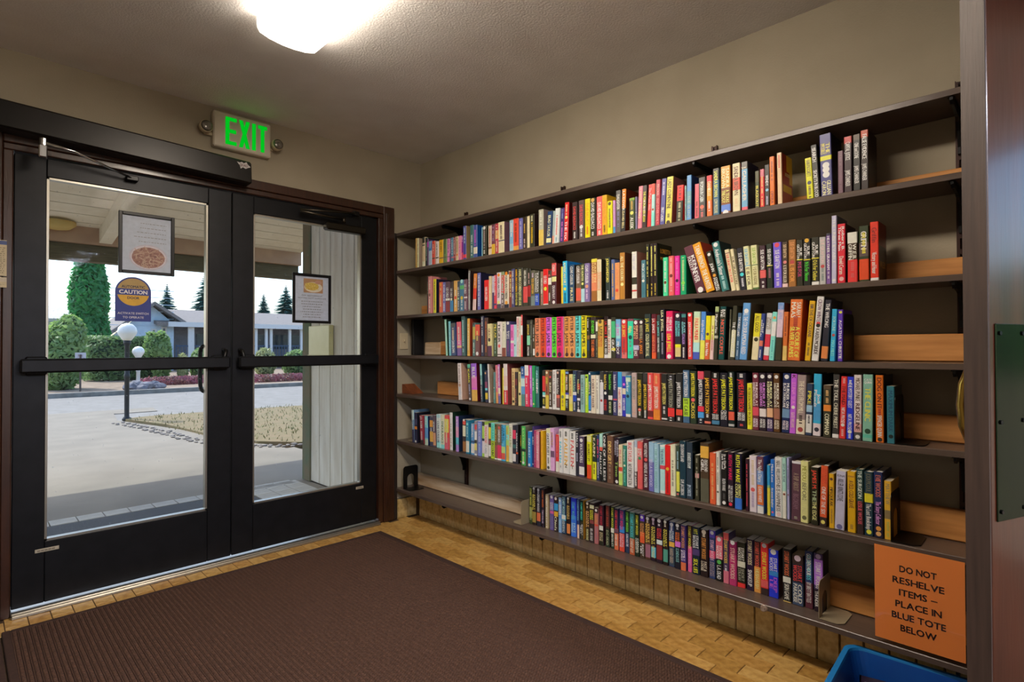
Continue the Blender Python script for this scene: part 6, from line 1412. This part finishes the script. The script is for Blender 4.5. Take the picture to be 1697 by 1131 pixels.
def build_book(name,T,Hh,depth,base,items,is_large):
    """spine in the yz plane at x=0 facing -x; y from 0 (image right) to -T... local +y is image right"""
    bands=[]; fronts=[]; prints=[]; cover=None; stick=None
    for it in items:
        k=it[0]
        if k=='F': fronts.append(it[1:].split(':'))
        elif k=='B': c,r=it[1:].split(':'); a,b=r.split('-'); bands.append((float(a),float(b),c))
        elif k=='C': cover=it[1:].split(':')[0] if ':' not in it else cover
        elif k=='S': stick=float(it[2:])
        else: prints.append(it)
    cuts=sorted({0.0,1.0,*[x for b in bands for x in b[:2]]})
    m=MB(); ch=min(.0022,T*.18); y0,y1=-T/2,T/2
    prof=[(ch*1.2,y0),(0,y0+ch),(0,y1-ch),(ch*1.2,y1)]
    for a,b in zip(cuts[:-1],cuts[1:]):
        mid=(a+b)/2; c=base
        for bb in bands:
            if bb[0]<=mid<=bb[1]: c=bb[2]
        cc=pcol(c); z1,z0=Hh*(1-a),Hh*(1-b)
        m.add([(p[0],p[1],z) for z in (z0,z1) for p in prof],[(0,1,5,4),(1,2,6,5),(2,3,7,6)],0,cc)
    ct=.0026 if is_large else .0007; cc=pcol(cover or base); x0=ch*1.2
    for s in (y0,y1):
        a,b=(s,s+ct) if s<0 else (s-ct,s)
        m.box((x0,a,0),(depth,b,Hh),0,0,cc)
    if is_large: m.box((x0*.6,y0+ct,0),(x0*.6+.003,y1-ct,Hh),0,0,cc)
    for q,ft in enumerate(fronts):          # print on the cover that faces the camera's right
        u0,u1=[float(v)*depth for v in ft[1].split('-')]; z1,z0=[Hh*(1-float(v)) for v in ft[2].split('-')]; yy=y1+.0002+.00005*q
        m.add([(u0,yy,z0),(u1,yy,z0),(u1,yy,z1),(u0,yy,z1)],[(0,1,2,3)],0,pcol(ft[0]))
        if len(ft)>3: put_text(m,ft[3],((u0+u1)/2,yy+.0001,(z0+z1)/2),(1,0,0),(0,0,1),(z1-z0)*.62,(u1-u0)*.9,col=pcol(ft[4]))
    lay=0
    for it in prints:
        k=it[0]; lay+=1; X=-.00035-.00004*lay
        if k=='O':
            c,f=it[1:].split(':'); r=T*.30; zc=Hh*(1-float(f))
            m.add([(X,r*math.cos(a),zc+r*math.sin(a)) for a in np.linspace(0,2*math.pi,15)[:-1]],[tuple(range(14))],0,pcol(c))
            continue
        p=it[1:].split(':')
        c=pcol(p[0])
        if k=='H':
            put_text(m,p[2],(X,0,Hh*(1-float(p[1]))),(0,1,0),(0,0,1),T*.26 if len(p[2])>1 else T*.5,T*.75 if len(p[2])>1 else None,col=c); continue
        a,b=[float(q) for q in p[1].split('-')]; zc=Hh*(1-(a+b)/2); L=Hh*(b-a)
        if k=='T':
            ls=p[2].split('/'); n=len(ls); hh=T*(.58 if n==1 else .37)
            for i,s in enumerate(ls):
                yy=0 if n==1 else (.5-i)*T*.42
                put_text(m,s,(X,yy,zc),(0,0,-1),(0,1,0),hh,L,col=c,smin=.35,smax=1.7)
        elif k=='L':
            rg=random.Random(hash((T,a,lay))%9999); z=Hh*(1-a); e=Hh*(1-b); hh=T*.17
            while z>e:
                w=rg.uniform(.0022,.0045)
                if rg.random()>.14: m.add([(X,-hh,z),(X,hh*rg.choice((1,.7,1)),z),(X,hh,z-w),(X,-hh,z-w)],[(0,1,2,3)],0,c)
                z-=w+.0016
    if stick is not None:
        m.add([(-.0006,y0+.001,Hh*(1-stick)-.011),(-.0006,y1-.001,Hh*(1-stick)-.011),(-.0006,y1-.001,Hh*(1-stick)+.011),(-.0006,y0+.001,Hh*(1-stick)+.011)],[(0,1,2,3)],0,pcol('ccb'))
    return m,ct,x0
def add_books():
    global N_BOOKS
    for row in range(1,7):
        zsf=SHZ[row]+.0006; L=[]; tr=None
        for ln in BOOKS[row].strip().splitlines():
            if ln[0]=='@': tr=[float(q) for q in ln[1:].split()]; continue
            head,*items=ln.split('|'); xl,xr,yt,cl=head.split(); lean=0.0
            if '~' in cl: cl,le=cl.split('~'); lean=float(le)
            ox,oy,sc=tr; L.append([ox+float(xl)/sc,ox+float(xr)/sc,oy+float(yt)/sc,lean/sc,cl,items])
        n=len(L); prev=None; rgb=random.Random(row)
        Xs=XF+SETB[row]
        rows=[]
        for i,(xl,xr,yt,lean,cl,items) in enumerate(L):
            pl=onX(xl,576,Xs).y; pr=onX(xr,576,Xs).y
            if prev is not None and pl>prev-.0004: pl=prev-.0004
            if pl-pr<.006: pr=pl-.006
            prev=pr
            zt=onX((xl+xr)/2+lean*.5,yt,Xs).z; T=pl-pr; Hh=min(max(zt-zsf,.13),SHZ[row-1]-BT-zsf-.012)
            dy=onX(xl,576,Xs).y-onX(xl+lean,576,Xs).y if lean else 0
            rows.append([pl,pr,T,Hh,math.asin(max(-.5,min(.5,dy/Hh))),cl,items])
        # leaning books: keep the row free of overlaps by limiting each lean to the room beside it
        for i,(pl,pr,T,Hh,th,cl,items) in enumerate(rows):
            is_large=Hh>.205
            depth=(.148+.1*(Hh-.205) if is_large else .104+.25*(Hh-.165))+rgb.uniform(-.003,.003)
            depth=min(depth,W-.019-PT-.004-(Xs+.004)) if not (row in(4,5) and False) else depth
            nm='large_book' if is_large else 'paperback_book'  # split by height alone; the tall ones include trade paperbacks
            kind='tall' if is_large else ('thick' if T>.032 else 'thin' if T<.014 else '')
            pc=[q for q in items if q[0] in 'TLH' and q[1:4].isalnum()]; lc=cname(pc[0][1:4]) if pc else None
            if lc and lc==cname(cl): lc=None
            bc=[q for q in items if q[0]=='B']; big=max(bc,key=lambda q:float(q.split('-')[1])-float(q.split(':')[1].split('-')[0])) if bc else None
            bcn=cname(big[1:4]) if big else None
            left=i+1<=n//2; pos=i+1 if left else n-i
            where=(ordinal(pos)+' from '+('left' if left else 'right') if pos>1 else ('leftmost' if left else 'rightmost'))
            lab=' '.join(x for x in [kind,cname(cl),'book' if is_large else 'paperback'] if x)
            if lc: lab+=' with %s lettering'%lc
            elif bcn and bcn!=cname(cl): lab+=' with a %s band'%bcn
            lab+=', %s on the %s book shelf'%(where,ROWNAME[row])
            th=max(-.36,min(.2,th))
            T=T*math.cos(th)-.0004
            m,ct,x0=build_book(nm,T,Hh,depth,cl,items,is_large)
            xo=Xs+rgb.uniform(-.004,.004)
            piv = T/2 if th>=0 else -T/2       # local y of the edge it rests on
            t=bpy.data.objects.new(nm,None); COL.objects.link(t); t.empty_display_size=.03
            yc=(pl+pr)/2
            t.location=(xo,yc-piv,zsf); t.rotation_euler=(th,0,0)
            tag(t,lab,'book' if is_large else 'paperback','books on the %s shelf'%ROWNAME[row])
            # local frame: +y points to the camera's right (world -y)
            vs=[(v[0],-(v[1]-piv),v[2]) for v in m.v]; m.v=vs
            m.build('cover',M_BOOK,t,colattr=True,normals=False)
            ins=.003 if is_large else .0004
            b=MB().box((x0+.002,-(-T/2+ct-piv),ins),(depth-ins-.0005,-(T/2-ct-piv),Hh-ins))
            b.build('page_block',M_PAGESW if (i*7+row)%3 else M_PAGES,t)
            N_BOOKS+=1
add_books()
# ------------------------------------------------------------------ bookends, placed against the books they hold
def be(mat_,w,h,label,x,y,z,flip,slot=True):
    t=bookend(mat_,w,h,label,(x,y,z+.0008),R(0),slot,.075,flip); return t
p=onX(1409,730,XF+.06); be(M_BEND,.125,.165,'black steel bookend at the free end of the third book row',XF+.085,onX(1400,597,XF+.03).y,SHZ[3],-1,False)
be(M_BEND,.13,.155,'black slotted bookend beside the teal book on the fourth row',XF+.078,onX(1481.5,731,XF+.012).y-.004,SHZ[4],-1)
be(M_BEND,.135,.155,'black slotted bookend after the last gold book on the fifth row',XF+.078,onX(1475,893,XF+.012).y-.004,SHZ[5],-1)
be(M_BENDT,.13,.130,'beige bookend with a window at the free end of the bottom row',XF+.088,onX(1362.5,1013,XF+.07).y-.004,SHZ[6],-1)
be(M_BENDT,.12,.130,'beige bookend at the door end of the bottom book row',XF+.088,onX(874,869,XF+.07).y+.006,SHZ[6],1,False)
be(M_BENDT,.11,.140,'beige bookend at the door end of the fifth book row',XF+.09,onX(681.5,733,XF+.02).y+.006,SHZ[5],1,False)
t=bookend(M_BEND,.12,.150,'black slotted bookend standing alone by the door on the bottom shelf',(2.225,3.215,SHZ[6]+.0008),R(0),True,.09,-1)
bd=MB().box((-.045,-.015,0),(.045,.015,.245),bev=.003).build('black_panel',mat('black_panel_board','0e0d0f',.6)); bd.location=(2.29,3.225,SHZ[3]+.0008)  # plain black upright box at the door end of the board
tag(bd,'plain black folder standing in the door-end corner of the third shelf','panel')
